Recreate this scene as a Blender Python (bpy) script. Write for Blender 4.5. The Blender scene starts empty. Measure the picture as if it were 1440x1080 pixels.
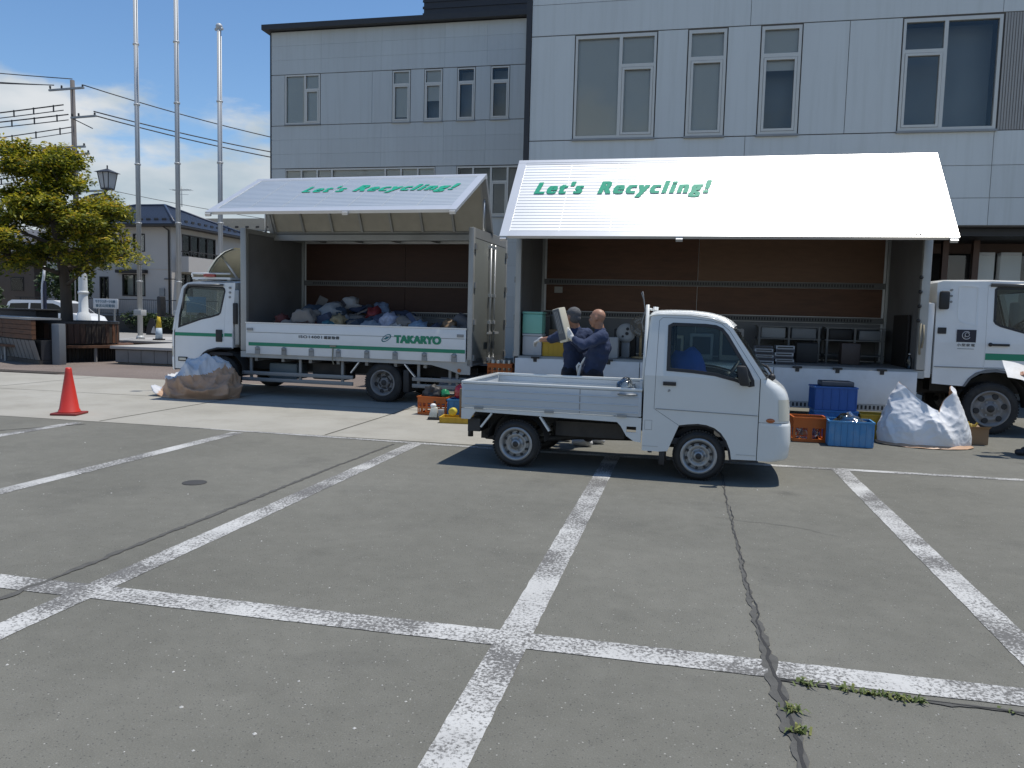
import bpy, bmesh, math, random
from mathutils import Vector, Matrix, noise, geometry
R = math.radians
rnd = random.Random(7)
scn = bpy.context.scene
col = scn.collection

# ---------------------------------------------------------------- camera, sky, sun, exposure
def setup_camera(yaw=12.4, pitch=4.9, roll=1.45, h=1.62):
    cd = bpy.data.cameras.new('camera'); cam = bpy.data.objects.new('camera', cd); col.objects.link(cam)
    cd.sensor_width = 36; cd.lens = 1100 / 1440 * 36; cd.clip_start = .05; cd.clip_end = 3000
    y, p, q = R(yaw), R(pitch), R(roll)
    f = Vector((-math.sin(y) * math.cos(p), math.cos(y) * math.cos(p), -math.sin(p)))
    r = Vector((math.cos(y), math.sin(y), 0)); u = r.cross(f)
    r2 = r * math.cos(q) + u * math.sin(q); u2 = u * math.cos(q) - r * math.sin(q)
    m = Matrix((r2, u2, -f)).transposed().to_4x4(); m.translation = (0, 0, h)
    cam.matrix_world = m; scn.camera = cam
setup_camera()
SUN = Vector((.26, .12, 1)).normalized()
EL, AZ = math.asin(SUN.z), math.atan2(SUN.x, SUN.y)
def setup_light():
    w = bpy.data.worlds.new('World'); scn.world = w; w.use_nodes = True
    nt = w.node_tree; N = nt.nodes; L = nt.links; N.clear()
    out = N.new('ShaderNodeOutputWorld'); bg = N.new('ShaderNodeBackground'); bg.inputs[1].default_value = .10
    sky = N.new('ShaderNodeTexSky'); sky.sky_type = 'NISHITA'; sky.sun_disc = False
    sky.sun_elevation = EL; sky.sun_rotation = AZ; sky.air_density = 1.0; sky.dust_density = .15; sky.ozone_density = 3.2
    tc = N.new('ShaderNodeTexCoord'); sep = N.new('ShaderNodeSeparateXYZ'); L.new(tc.outputs['Generated'], sep.inputs[0])
    mp = N.new('ShaderNodeMapping'); mp.inputs['Scale'].default_value = (1, 1, 2.6); mp.inputs['Location'].default_value = (3.1, 1.7, .4)
    L.new(tc.outputs['Generated'], mp.inputs[0])
    n1 = N.new('ShaderNodeTexNoise'); n1.inputs['Scale'].default_value = 2.3; n1.inputs['Detail'].default_value = 9; n1.inputs['Roughness'].default_value = .55
    L.new(mp.outputs[0], n1.inputs['Vector'])
    # cumulus all round the horizon, thinning upwards
    mr = N.new('ShaderNodeMapRange'); mr.inputs[1].default_value = .13; mr.inputs[2].default_value = .31; mr.inputs[3].default_value = .26; mr.inputs[4].default_value = -.20
    L.new(sep.outputs[2], mr.inputs[0])
    add = N.new('ShaderNodeMath'); add.operation = 'ADD'; L.new(n1.outputs[0], add.inputs[0]); L.new(mr.outputs[0], add.inputs[1])
    rp = N.new('ShaderNodeMapRange'); rp.interpolation_type = 'SMOOTHSTEP'; rp.inputs[1].default_value = .50; rp.inputs[2].default_value = .575; rp.inputs[3].default_value = 0; rp.inputs[4].default_value = .92
    L.new(add.outputs[0], rp.inputs[0])
    n2 = N.new('ShaderNodeTexNoise'); n2.inputs['Scale'].default_value = 5; n2.inputs['Detail'].default_value = 6; L.new(mp.outputs[0], n2.inputs['Vector'])
    cr = N.new('ShaderNodeMixRGB'); cr.inputs[1].default_value = (3.9, 4.9, 5.6, 1); cr.inputs[2].default_value = (7.6, 7.8, 7.9, 1)
    r2 = N.new('ShaderNodeMapRange'); r2.inputs[1].default_value = .36; r2.inputs[2].default_value = .62; L.new(n2.outputs[0], r2.inputs[0]); L.new(r2.outputs[0], cr.inputs[0])
    hs = N.new('ShaderNodeHueSaturation'); hs.inputs['Saturation'].default_value = 1.12; hs.inputs['Value'].default_value = 1.42; L.new(sky.outputs[0], hs.inputs['Color'])
    mx = N.new('ShaderNodeMixRGB'); L.new(rp.outputs[0], mx.inputs[0]); L.new(hs.outputs[0], mx.inputs[1]); L.new(cr.outputs[0], mx.inputs[2])
    L.new(mx.outputs[0], bg.inputs[0]); L.new(bg.outputs[0], out.inputs[0])
    sd = bpy.data.lights.new('sun', 'SUN'); sd.energy = 4.2; sd.angle = R(.53); sd.color = (1, .95, .87)
    so = bpy.data.objects.new('sun', sd); col.objects.link(so); so.location = SUN * 60
    so.rotation_euler = SUN.to_track_quat('Z', 'Y').to_euler()
setup_light()
vs = scn.view_settings; vs.view_transform = 'Standard'; vs.look = 'None'; vs.gamma = 1; vs.exposure = 0; vs.use_curve_mapping = False
scn.cycles.max_bounces = 8; scn.cycles.transparent_max_bounces = 12; scn.cycles.caustics_reflective = False; scn.cycles.caustics_refractive = False

# ---------------------------------------------------------------- materials
MATS = {}
def mat(name, c, rough=.55, metal=0, var=.12, scale=6, bump=0, bscale=60, dirt=None, damt=.35, dscale=1.5, coat=0, spec=.5, stretch=(1, 1, 1), trans=0, objvar=0, streak=0):
    if name in MATS: return MATS[name]
    m = bpy.data.materials.new(name); m.use_nodes = True; nt = m.node_tree; N = nt.nodes; L = nt.links
    b = N['Principled BSDF']; b.inputs['Roughness'].default_value = rough; b.inputs['Metallic'].default_value = metal
    b.inputs['Coat Weight'].default_value = coat; b.inputs['Coat Roughness'].default_value = .08; b.inputs['Specular IOR Level'].default_value = spec
    tc = N.new('ShaderNodeTexCoord'); mp = N.new('ShaderNodeMapping'); mp.inputs['Scale'].default_value = stretch
    L.new(tc.outputs['Object'], mp.inputs[0])
    n = N.new('ShaderNodeTexNoise'); n.inputs['Scale'].default_value = scale; n.inputs['Detail'].default_value = 6; L.new(mp.outputs[0], n.inputs['Vector'])
    mx = N.new('ShaderNodeMixRGB'); L.new(n.outputs[0], mx.inputs[0])
    mx.inputs[1].default_value = (*[max(0, x * (1 - var)) for x in c], 1); mx.inputs[2].default_value = (*[min(1, x * (1 + var)) for x in c], 1)
    o = mx.outputs[0]
    if dirt:
        n3 = N.new('ShaderNodeTexNoise'); n3.inputs['Scale'].default_value = dscale; n3.inputs['Detail'].default_value = 9; n3.inputs['Roughness'].default_value = .65
        L.new(mp.outputs[0], n3.inputs['Vector'])
        r3 = N.new('ShaderNodeMapRange'); r3.inputs[1].default_value = .46; r3.inputs[2].default_value = .72; r3.inputs[4].default_value = damt; L.new(n3.outputs[0], r3.inputs[0])
        m3 = N.new('ShaderNodeMixRGB'); L.new(r3.outputs[0], m3.inputs[0]); L.new(o, m3.inputs[1]); m3.inputs[2].default_value = (*dirt, 1); o = m3.outputs[0]
    if streak:
        m4 = N.new('ShaderNodeMapping'); m4.inputs['Scale'].default_value = (7, 7, .35); L.new(tc.outputs['Object'], m4.inputs[0])
        n4 = N.new('ShaderNodeTexNoise'); n4.inputs['Scale'].default_value = 1; n4.inputs['Detail'].default_value = 7; n4.inputs['Roughness'].default_value = .6; L.new(m4.outputs[0], n4.inputs['Vector'])
        r4 = N.new('ShaderNodeMapRange'); r4.inputs[1].default_value = .48; r4.inputs[2].default_value = .75; r4.inputs[4].default_value = streak; L.new(n4.outputs[0], r4.inputs[0])
        x4 = N.new('ShaderNodeMixRGB'); L.new(r4.outputs[0], x4.inputs[0]); L.new(o, x4.inputs[1]); x4.inputs[2].default_value = (*[v * .55 for v in c[:2]], c[2] * .48, 1); o = x4.outputs[0]
    if objvar:
        oi = N.new('ShaderNodeObjectInfo'); r5 = N.new('ShaderNodeMapRange'); r5.inputs[3].default_value = 1 - objvar; r5.inputs[4].default_value = 1 + objvar; L.new(oi.outputs['Random'], r5.inputs[0])
        h5 = N.new('ShaderNodeHueSaturation'); L.new(o, h5.inputs['Color']); L.new(r5.outputs[0], h5.inputs['Value']); o = h5.outputs[0]
    L.new(o, b.inputs['Base Color'])
    if bump:
        n2 = N.new('ShaderNodeTexNoise'); n2.inputs['Scale'].default_value = bscale; n2.inputs['Detail'].default_value = 4; L.new(mp.outputs[0], n2.inputs['Vector'])
        bp = N.new('ShaderNodeBump'); bp.inputs['Strength'].default_value = bump; bp.inputs['Distance'].default_value = .01
        L.new(n2.outputs[0], bp.inputs['Height']); L.new(bp.outputs[0], b.inputs['Normal'])
    if trans:
        tr = N.new('ShaderNodeBsdfTranslucent'); L.new(o, tr.inputs[0]); ms = N.new('ShaderNodeMixShader'); ms.inputs[0].default_value = trans
        L.new(b.outputs[0], ms.inputs[1]); L.new(tr.outputs[0], ms.inputs[2]); L.new(ms.outputs[0], N['Material Output'].inputs[0])
    MATS[name] = m; return m
def glass(name, tint=(.55, .62, .62), refl=1.0, rough=.02, off=.0):
    if name in MATS: return MATS[name]
    m = bpy.data.materials.new(name); m.use_nodes = True; nt = m.node_tree; N = nt.nodes; L = nt.links; N.remove(N['Principled BSDF'])
    t = N.new('ShaderNodeBsdfTransparent'); t.inputs[0].default_value = (*tint, 1)
    g = N.new('ShaderNodeBsdfGlossy'); g.inputs['Roughness'].default_value = rough
    fr = N.new('ShaderNodeFresnel'); fr.inputs[0].default_value = 1.5
    mu = N.new('ShaderNodeMath'); mu.operation = 'MULTIPLY_ADD'; mu.inputs[1].default_value = refl; mu.inputs[2].default_value = off; L.new(fr.outputs[0], mu.inputs[0])
    ms = N.new('ShaderNodeMixShader'); L.new(mu.outputs[0], ms.inputs[0]); L.new(t.outputs[0], ms.inputs[1]); L.new(g.outputs[0], ms.inputs[2])
    L.new(ms.outputs[0], N['Material Output'].inputs[0]); MATS[name] = m; return m
def ramp_mat(name, stops, nodes_fn, rough=.9, bump=0, spec=.3):
    """nodes_fn(N, L, coord) -> (factor socket, height socket)"""
    m = bpy.data.materials.new(name); m.use_nodes = True; nt = m.node_tree; N = nt.nodes; L = nt.links; b = N['Principled BSDF']
    b.inputs['Roughness'].default_value = rough; b.inputs['Specular IOR Level'].default_value = spec
    tc = N.new('ShaderNodeTexCoord'); fac, hgt, extra = nodes_fn(N, L, tc.outputs['Object'])
    cr = N.new('ShaderNodeValToRGB'); L.new(fac, cr.inputs[0]); e = cr.color_ramp.elements
    while len(e) < len(stops): e.new(.5)
    for el, (p, c) in zip(e, stops): el.position = p; el.color = (*c, 1)
    o = cr.outputs[0]
    for f2, c2 in extra:
        mx = N.new('ShaderNodeMixRGB'); L.new(f2, mx.inputs[0]); L.new(o, mx.inputs[1]); mx.inputs[2].default_value = (*c2, 1); o = mx.outputs[0]
    L.new(o, b.inputs['Base Color'])
    if bump and hgt:
        bp = N.new('ShaderNodeBump'); bp.inputs['Strength'].default_value = bump; bp.inputs['Distance'].default_value = .01
        L.new(hgt, bp.inputs['Height']); L.new(bp.outputs[0], b.inputs['Normal'])
    MATS[name] = m; return m
def _noise(N, L, co, s, d=6, r=.55):
    n = N.new('ShaderNodeTexNoise'); n.inputs['Scale'].default_value = s; n.inputs['Detail'].default_value = d; n.inputs['Roughness'].default_value = r
    L.new(co, n.inputs['Vector']); return n.outputs[0]
def _thr(N, L, f, a, b, lo=0., hi=1.):
    r = N.new('ShaderNodeMapRange'); r.inputs[1].default_value = a; r.inputs[2].default_value = b; r.inputs[3].default_value = lo; r.inputs[4].default_value = hi
    L.new(f, r.inputs[0]); return r.outputs[0]
def _mul(N, L, a, b, op='MULTIPLY'):
    m = N.new('ShaderNodeMath'); m.operation = op
    for i, x in enumerate((a, b)):
        if isinstance(x, (int, float)): m.inputs[i].default_value = x
        else: L.new(x, m.inputs[i])
    return m.outputs[0]
def asphalt_fn(N, L, co):
    big = _noise(N, L, co, .35, 6, .6); mid = _noise(N, L, co, 7, 5); fine = _noise(N, L, co, 130, 3, .7)
    f = _mul(N, L, _mul(N, L, big, .55), _mul(N, L, mid, .2), 'ADD'); f = _mul(N, L, f, _mul(N, L, fine, .35), 'ADD')
    v = N.new('ShaderNodeTexVoronoi'); v.inputs['Scale'].default_value = 95; L.new(co, v.inputs['Vector'])
    sp = N.new('ShaderNodeSeparateXYZ'); L.new(v.outputs['Color'], sp.inputs[0])
    near = _thr(N, L, v.outputs['Distance'], .42, .22)
    pale = _mul(N, L, _thr(N, L, sp.outputs[0], .86, .9), near); dark = _mul(N, L, _thr(N, L, sp.outputs[1], .84, .88), near)
    rare = _mul(N, L, _mul(N, L, _thr(N, L, sp.outputs[2], .993, .996), near), .6)
    st = _thr(N, L, _noise(N, L, co, 1.1, 7, .62), .54, .74, 0, .45); v2 = N.new('ShaderNodeTexVoronoi'); v2.inputs['Scale'].default_value = .75; L.new(co, v2.inputs['Vector'])
    oil = _mul(N, L, _thr(N, L, _mul(N, L, v2.outputs['Distance'], _mul(N, L, _noise(N, L, co, 9, 4), .12), 'ADD'), .17, .09), .45)
    return f, fine, [(st, (.094, .093, .083)), (oil, (.07, .069, .064)), (_mul(N, L, pale, .40), (.25, .247, .232)), (_mul(N, L, dark, .7), (.055, .055, .055)), (rare, (.55, .54, .5))]
ASPH = ramp_mat('asphalt', [(.3, (.104, .102, .088)), (.5, (.148, .146, .125)), (.75, (.212, .208, .180))], asphalt_fn, .95, .6)
def conc_fn(N, L, co):
    big = _noise(N, L, co, .5, 8, .65); fine = _noise(N, L, co, 60, 4)
    st = _thr(N, L, _noise(N, L, co, 1.3, 9, .7), .5, .72, 0, .45)
    return _mul(N, L, _mul(N, L, big, .75), _mul(N, L, fine, .25), 'ADD'), fine, [(st, (.23, .215, .18))]
CONC = ramp_mat('concrete', [(.3, (.27, .26, .225)), (.5, (.345, .332, .29)), (.75, (.41, .40, .36))], conc_fn, .92, .15)
def paint_fn(N, L, co):
    f = _noise(N, L, co, 3, 5); wear = _noise(N, L, co, 55, 4, .75); big = _noise(N, L, co, 1.6, 5)
    w = _thr(N, L, _mul(N, L, wear, _mul(N, L, big, .75), 'ADD'), .82, .95)
    return f, wear, [(w, (.13, .128, .122))]
PAINT = ramp_mat('road_paint', [(.3, (.43, .43, .415)), (.7, (.54, .54, .52))], paint_fn, .8, .3)
def brickpave_fn(N, L, co):
    mp = N.new('ShaderNodeMapping'); mp.inputs['Scale'].default_value = (4.5, 4.5, 4.5); L.new(co, mp.inputs[0])
    bt = N.new('ShaderNodeTexBrick'); bt.inputs['Mortar Size'].default_value = .03; bt.inputs['Color1'].default_value = (.3, .3, .3, 1); bt.inputs['Color2'].default_value = (.8, .8, .8, 1); bt.inputs['Mortar'].default_value = (0, 0, 0, 1)
    L.new(mp.outputs[0], bt.inputs['Vector']); big = _noise(N, L, co, .6, 5)
    return _mul(N, L, _mul(N, L, bt.outputs[0], .5), _mul(N, L, big, .5), 'ADD'), bt.outputs[0], []
PAVE = ramp_mat('brick_paving', [(.2, (.12, .10, .09)), (.5, (.20, .165, .145)), (.8, (.27, .225, .2))], brickpave_fn, .9, .2)

WHITE = mat('white_truck_paint', (.80, .81, .80), .32, var=.03, dirt=(.45, .42, .36), damt=.16, dscale=1.2, coat=.4)
KEIW = mat('white_kei_paint', (.66, .68, .66), .3, var=.02, dirt=(.5, .47, .42), damt=.12, dscale=2, coat=.5)
BEDW = mat('worn_white_bed_paint', (.50, .54, .565), .45, var=.04, dirt=(.36, .35, .33), damt=.22, dscale=2)
ALU = mat('aluminium_panel', (.80, .81, .80), .50, metal=.72, var=.05, scale=3, dirt=(.6, .6, .58), damt=.3)
ALUF = mat('aluminium_frame', (.72, .73, .73), .38, metal=.6, var=.06)
ALUD = mat('dull_aluminium', (.42, .43, .42), .5, metal=.35, var=.12, dirt=(.2, .19, .17), damt=.4)
GREYST = mat('grey_steel', (.30, .31, .31), .5, metal=.3, var=.15, dirt=(.16, .14, .12), damt=.4)
DARKST = mat('dark_chassis', (.035, .034, .033), .7, var=.3, dirt=(.09, .08, .07), damt=.5)
BLACK = mat('black_plastic', (.022, .022, .023), .55, var=.2)
RUBBER = mat('tyre_rubber', (.028, .027, .026), .85, var=.25, dirt=(.09, .085, .075), damt=.4, dscale=4)
RIM = mat('silver_wheel', (.36, .37, .37), .42, metal=.55, var=.1, dirt=(.22, .19, .15), damt=.45, dscale=9)
RIMD = mat('grey_wheel', (.26, .25, .24), .6, metal=.2, var=.15, dirt=(.12, .10, .08), damt=.5, dscale=8)
GREEN = mat('green_stripe', (.01, .24, .13), .4, var=.05)
GREENL = mat('green_lettering', (.012, .35, .20), .4, var=.05)
PLY = mat('plywood_lining', (.145, .068, .036), .6, var=.25, scale=4, stretch=(1, 1, 5), dirt=(.05, .025, .015), damt=.5)
PLY2 = mat('pale_plywood', (.20, .11, .062), .6, var=.2, scale=4, stretch=(1, 1, 5))
FRP = mat('cream_translucent_sheet', (.47, .455, .40), .5, var=.14, trans=.42)
LINER = mat('grey_liner', (.20, .20, .20), .6, var=.12, dirt=(.1, .09, .085), damt=.5)
DOORG = mat('grey_door_panel', (.20, .215, .205), .5, metal=0, var=.06, dirt=(.2, .2, .18), damt=.3, dscale=1)
GLASS = glass('window_glass', (.62, .68, .68))
CARGL = glass('cab_glass', (.80, .85, .83), .55)
LAMPW = mat('lamp_lens', (.62, .60, .50), .15, var=.1, coat=.8)
LAMPR = mat('red_lens', (.35, .015, .015), .2, var=.1, coat=.6)
LAMPO = mat('amber_lens', (.40, .10, .015), .2, var=.1, coat=.6)
SEATM = mat('grey_seat_cloth', (.05, .05, .055), .9, var=.15)
NAVY = mat('navy_cloth', (.024, .038, .085), .9, var=.3, scale=14, bump=.3, bscale=40)
TROU = mat('dark_trousers', (.014, .016, .025), .9, var=.25, scale=14)
SKIN = mat('skin', (.36, .185, .115), .5, var=.12, scale=14)
GLOVE = mat('white_work_glove', (.62, .62, .60), .9, var=.12, scale=30, bump=.4, bscale=180)
GLOVED = mat('dirty_glove_palm', (.10, .10, .10), .8, var=.2)
HAIRG = mat('grey_hair', (.085, .085, .087), .8, var=.5, scale=60)

# ---------------------------------------------------------------- mesh building
class MB:
    def __init__(s, xf=None): s.v = []; s.f = []; s.m = []; s.sm = []; s.xf = xf; s.mi = 0
    def add(s, vs_, fs, smooth=False):
        k = len(s.v); s.v += [tuple(p) for p in vs_]
        for f in fs: s.f.append(tuple(i + k for i in f)); s.m.append(s.mi); s.sm.append(smooth)
        return s
    def box(s, x0, x1, y0, y1, z0, z1):
        return s.add([(x, y, z) for z in (z0, z1) for y in (y0, y1) for x in (x0, x1)],
                     [(0, 2, 3, 1), (4, 5, 7, 6), (0, 1, 5, 4), (2, 6, 7, 3), (0, 4, 6, 2), (1, 3, 7, 5)])
    def obox(s, c, ax, ay, az):
        c, ax, ay, az = map(Vector, (c, ax, ay, az))
        return s.add([c + ax * x + ay * y + az * z for z in (-1, 1) for y in (-1, 1) for x in (-1, 1)],
                     [(0, 2, 3, 1), (4, 5, 7, 6), (0, 1, 5, 4), (2, 6, 7, 3), (0, 4, 6, 2), (1, 3, 7, 5)])
    def bar(s, p, q, w, h=None):
        p, q = Vector(p), Vector(q); d = q - p; L = d.length; d.normalize(); h = h or w
        up = Vector((0, 0, 1)) if abs(d.z) < .95 else Vector((0, 1, 0)); a = d.cross(up).normalized(); b = a.cross(d)
        return s.obox((p + q) / 2, d * L / 2, a * w / 2, b * h / 2)
    def tube(s, pts, r, n=8, cap=True, smooth=True):
        pts = [Vector(p) for p in pts]; rs = r if isinstance(r, (list, tuple)) else [r] * len(pts); V = []; prev = None
        for i, p in enumerate(pts):
            d = (pts[min(i + 1, len(pts) - 1)] - pts[max(i - 1, 0)]).normalized()
            if prev is None:
                up = Vector((0, 0, 1)) if abs(d.z) < .9 else Vector((1, 0, 0)); a = d.cross(up).normalized()
            else: a = (prev - d * prev.dot(d)).normalized()
            prev = a; b = d.cross(a)
            for k in range(n):
                t = 2 * math.pi * k / n; V.append(p + (a * math.cos(t) + b * math.sin(t)) * rs[i])
        F = [(i * n + k, i * n + (k + 1) % n, (i + 1) * n + (k + 1) % n, (i + 1) * n + k) for i in range(len(pts) - 1) for k in range(n)]
        s.add(V, F, smooth)
        if cap:
            k0 = len(s.v) - len(V)
            for ring in (list(range(n)), [len(V) - n + k for k in range(n)]):
                s.f.append(tuple(k0 + i for i in ring)); s.m.append(s.mi); s.sm.append(False)
        return s
    def cyl(s, p, q, r, r2=None, n=14): return s.tube([p, q], [r, r if r2 is None else r2], n)
    def lathe(s, prof, c, axis='y', n=28, smooth=True, cap=True):
        c = Vector(c); V = []
        for a, r in prof:
            for k in range(n):
                t = 2 * math.pi * k / n; u, w = r * math.cos(t), r * math.sin(t)
                V.append(c + (Vector((u, a, w)) if axis == 'y' else Vector((u, w, a)) if axis == 'z' else Vector((a, u, w))))
        F = [(i * n + k, i * n + (k + 1) % n, (i + 1) * n + (k + 1) % n, (i + 1) * n + k) for i in range(len(prof) - 1) for k in range(n)]
        s.add(V, F, smooth)
        k0 = len(s.v) - len(V)
        for i in (0, len(prof) - 1):
            if cap and prof[i][1] > 1e-5: s.f.append(tuple(k0 + i * n + k for k in range(n))); s.m.append(s.mi); s.sm.append(False)
        return s
    def grid(s, nu, nv, fn, smooth=True):
        V = [fn(u / nu, v / nv) for u in range(nu + 1) for v in range(nv + 1)]; w = nv + 1
        return s.add(V, [(u * w + v, u * w + v + 1, (u + 1) * w + v + 1, (u + 1) * w + v) for u in range(nu) for v in range(nv)], smooth)
    def plate(s, outer, holes, y0, y1):
        """polygon(s) in (x, z) extruded from y0 to y1"""
        loops = [[Vector((p[0], p[1], 0)) for p in lp] for lp in [outer] + list(holes)]
        tris = geometry.tessellate_polygon(loops); pts = [p for lp in loops for p in lp]; n = len(pts)
        V = [(p.x, y0, p.y) for p in pts] + [(p.x, y1, p.y) for p in pts]
        F = [tuple(t) for t in tris] + [tuple(i + n for i in t) for t in tris]; k = 0
        for lp in loops:
            m = len(lp)
            for i in range(m): a, b = k + i, k + (i + 1) % m; F.append((a, b, b + n, a + n))
            k += m
        return s.add(V, F)
    def ball(s, c, rx, ry=None, rz=None, rot=None, nu=16, nv=10):
        ry = ry or rx; rz = rz or rx; c = Vector(c); V = [c + (rot @ Vector((0, 0, -rz)) if rot else Vector((0, 0, -rz)))]; F = []
        for i in range(1, nv):
            ph = math.pi * i / nv - math.pi / 2
            for k in range(nu):
                t = 2 * math.pi * k / nu; p = Vector((rx * math.cos(ph) * math.cos(t), ry * math.cos(ph) * math.sin(t), rz * math.sin(ph)))
                V.append(c + (rot @ p if rot else p))
        V.append(c + (rot @ Vector((0, 0, rz)) if rot else Vector((0, 0, rz)))); e = len(V) - 1
        for k in range(nu): F.append((0, 1 + (k + 1) % nu, 1 + k)); F.append((e, e - nu + k, e - nu + (k + 1) % nu))
        for i in range(nv - 2):
            for k in range(nu): a = 1 + i * nu + k; b = 1 + i * nu + (k + 1) % nu; F.append((a, b, b + nu, a + nu))
        return s.add(V, F, True)
    def cap(s, p, q, r, r2=None, n=12):
        s.tube([p, q], [r, r if r2 is None else r2], n); s.ball(p, r, nu=n, nv=8); s.ball(q, r if r2 is None else r2, nu=n, nv=8); return s
    def mesh(s, name, mats, bev=0, seg=2, cut=None, post=None, angle=40):
        me = bpy.data.meshes.new(name); me.from_pydata([tuple(v) for v in s.v], [], s.f)
        for p, m, sm in zip(me.polygons, s.m, s.sm): p.material_index = m; p.use_smooth = sm
        bm = bmesh.new(); bm.from_mesh(me)
        for co, no in (cut or []):
            bmesh.ops.bisect_plane(bm, geom=bm.verts[:] + bm.edges[:] + bm.faces[:], plane_co=co, plane_no=no)
        if bev:
            bmesh.ops.remove_doubles(bm, verts=bm.verts, dist=1e-5)
            ed = [e for e in bm.edges if len(e.link_faces) == 2 and e.calc_face_angle(0) > R(angle)]
            if ed: bmesh.ops.bevel(bm, geom=ed, offset=bev, segments=seg, affect='EDGES', profile=.5, clamp_overlap=True)
            for f in bm.faces: f.smooth = True
        if post or s.xf:
            for v in bm.verts:
                if post: v.co = Vector(post(*v.co))
                if s.xf: v.co = Vector(s.xf(*v.co))
        bmesh.ops.recalc_face_normals(bm, faces=bm.faces)
        bm.to_mesh(me); bm.free()
        if bev:
            me.set_sharp_from_angle(angle=R(30))
        for m in (mats if isinstance(mats, (list, tuple)) else [mats]): me.materials.append(m)
        return me
    def build(s, name, mats, parent=None, bev=0, loc=None, rotz=0, **k):
        o = bpy.data.objects.new(name, s.mesh(name, mats, bev, **k)); col.objects.link(o); o.parent = parent
        if loc: o.location = loc
        if rotz: o.rotation_euler.z = rotz
        return o
def inset(poly, d):
    n = len(poly); A = sum(poly[i][0] * poly[(i + 1) % n][1] - poly[(i + 1) % n][0] * poly[i][1] for i in range(n)); sg = 1 if A > 0 else -1; out = []
    for i in range(n):
        a, b, c = Vector(poly[i - 1]), Vector(poly[i]), Vector(poly[(i + 1) % n]); e1 = (b - a).normalized(); e2 = (c - b).normalized()
        m = (Vector((-e1.y, e1.x)) + Vector((-e2.y, e2.x))) * sg
        out.append(tuple(b + m * (d * 2 / max(1.2, m.length_squared))))
    return out
def tag(o, label, cat, group=None, kind=None):
    o['label'] = label; o['category'] = cat
    if group: o['group'] = group
    if kind: o['kind'] = kind
    return o
def thing(name, label, cat, loc=(0, 0, 0), rotz=0, group=None):
    o = bpy.data.objects.new(name, None); col.objects.link(o); o.location = loc; o.rotation_euler.z = rotz; o.empty_display_size = .2
    return tag(o, label, cat, group)
def struct(o, kind='structure'): o['kind'] = kind; return o
def copy(o, loc=None, parent='same', rot=None):
    c = o.copy(); col.objects.link(c)
    if parent != 'same': c.parent = parent
    if loc is not None: c.location = loc
    if rot is not None: c.rotation_euler = rot
    return c
def text(name, body, m, parent, origin, ux, uy, w, h, shear=0, bold=0, lift=.003, spacing=1.0):
    """flat print; heavy weights are layered from copies spread by bold (fraction of height)"""
    cu = bpy.data.curves.new(name, 'FONT'); cu.body = body; cu.shear = shear; cu.fill_mode = 'FRONT'; cu.space_character = spacing
    o = bpy.data.objects.new(name, cu); col.objects.link(o); bpy.context.view_layer.update()
    me = bpy.data.meshes.new_from_object(o.evaluated_get(bpy.context.evaluated_depsgraph_get())); bpy.data.objects.remove(o)
    xs = [v.co.x for v in me.vertices]; ys = [v.co.y for v in me.vertices]; x0, x1, y0, y1 = min(xs), max(xs), min(ys), max(ys)
    ux, uy, og = Vector(ux), Vector(uy), Vector(origin); nn = ux.cross(uy).normalized(); b = MB(); F = [tuple(p.vertices) for p in me.polygons]; e = bold * h
    offs = [(0, 0)] + ([(k * e, q * e * .35) for k in (-1, -.5, .5, 1) for q in (-1, 1)] if bold else [])
    for i, (dx, dy) in enumerate(offs):
        b.add([og + ux * ((v.co.x - x0) / (x1 - x0) * (w - 2 * e) + e + dx) + uy * ((v.co.y - y0) / (y1 - y0) * (h - e) + e * .5 + dy) + nn * (lift + i * .00025) for v in me.vertices], F)
    return b.build(name, m, parent)
def remesh(name, mb, m, parent=None, voxel=.02, smooth=6, fac=.5, post=None):
    o = bpy.data.objects.new('tmp', mb.mesh('tmp', m)); col.objects.link(o)
    md = o.modifiers.new('r', 'REMESH'); md.mode = 'VOXEL'; md.voxel_size = voxel; md.use_smooth_shade = True
    if smooth: sm = o.modifiers.new('s', 'SMOOTH'); sm.iterations = smooth; sm.factor = fac
    bpy.context.view_layer.update()
    me = bpy.data.meshes.new_from_object(o.evaluated_get(bpy.context.evaluated_depsgraph_get())); me.name = name
    bpy.data.objects.remove(o)
    if post:
        for v in me.vertices: v.co = Vector(post(v.co.copy(), v.normal.copy()))
    me.polygons.foreach_set('use_smooth', [True] * len(me.polygons)); me.materials.clear(); me.materials.append(m)
    r = bpy.data.objects.new(name, me); col.objects.link(r); r.parent = parent; return r
def fbm(p, sc=1, oct=3):
    p = Vector(p) * sc; a = 0; k = 1
    for _ in range(oct): a += noise.noise(p) * k; p = p * 2.03 + Vector((3.1, 1.7, 5.3)); k *= .5
    return a
def ridge(p, sc=1, oct=3):
    p = Vector(p) * sc; a = 0; k = 1
    for _ in range(oct): a += (1 - abs(noise.noise(p)) * 2) * k; p = p * 2.1 + Vector((2.7, 9.1, 4.3)); k *= .5
    return a
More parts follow.
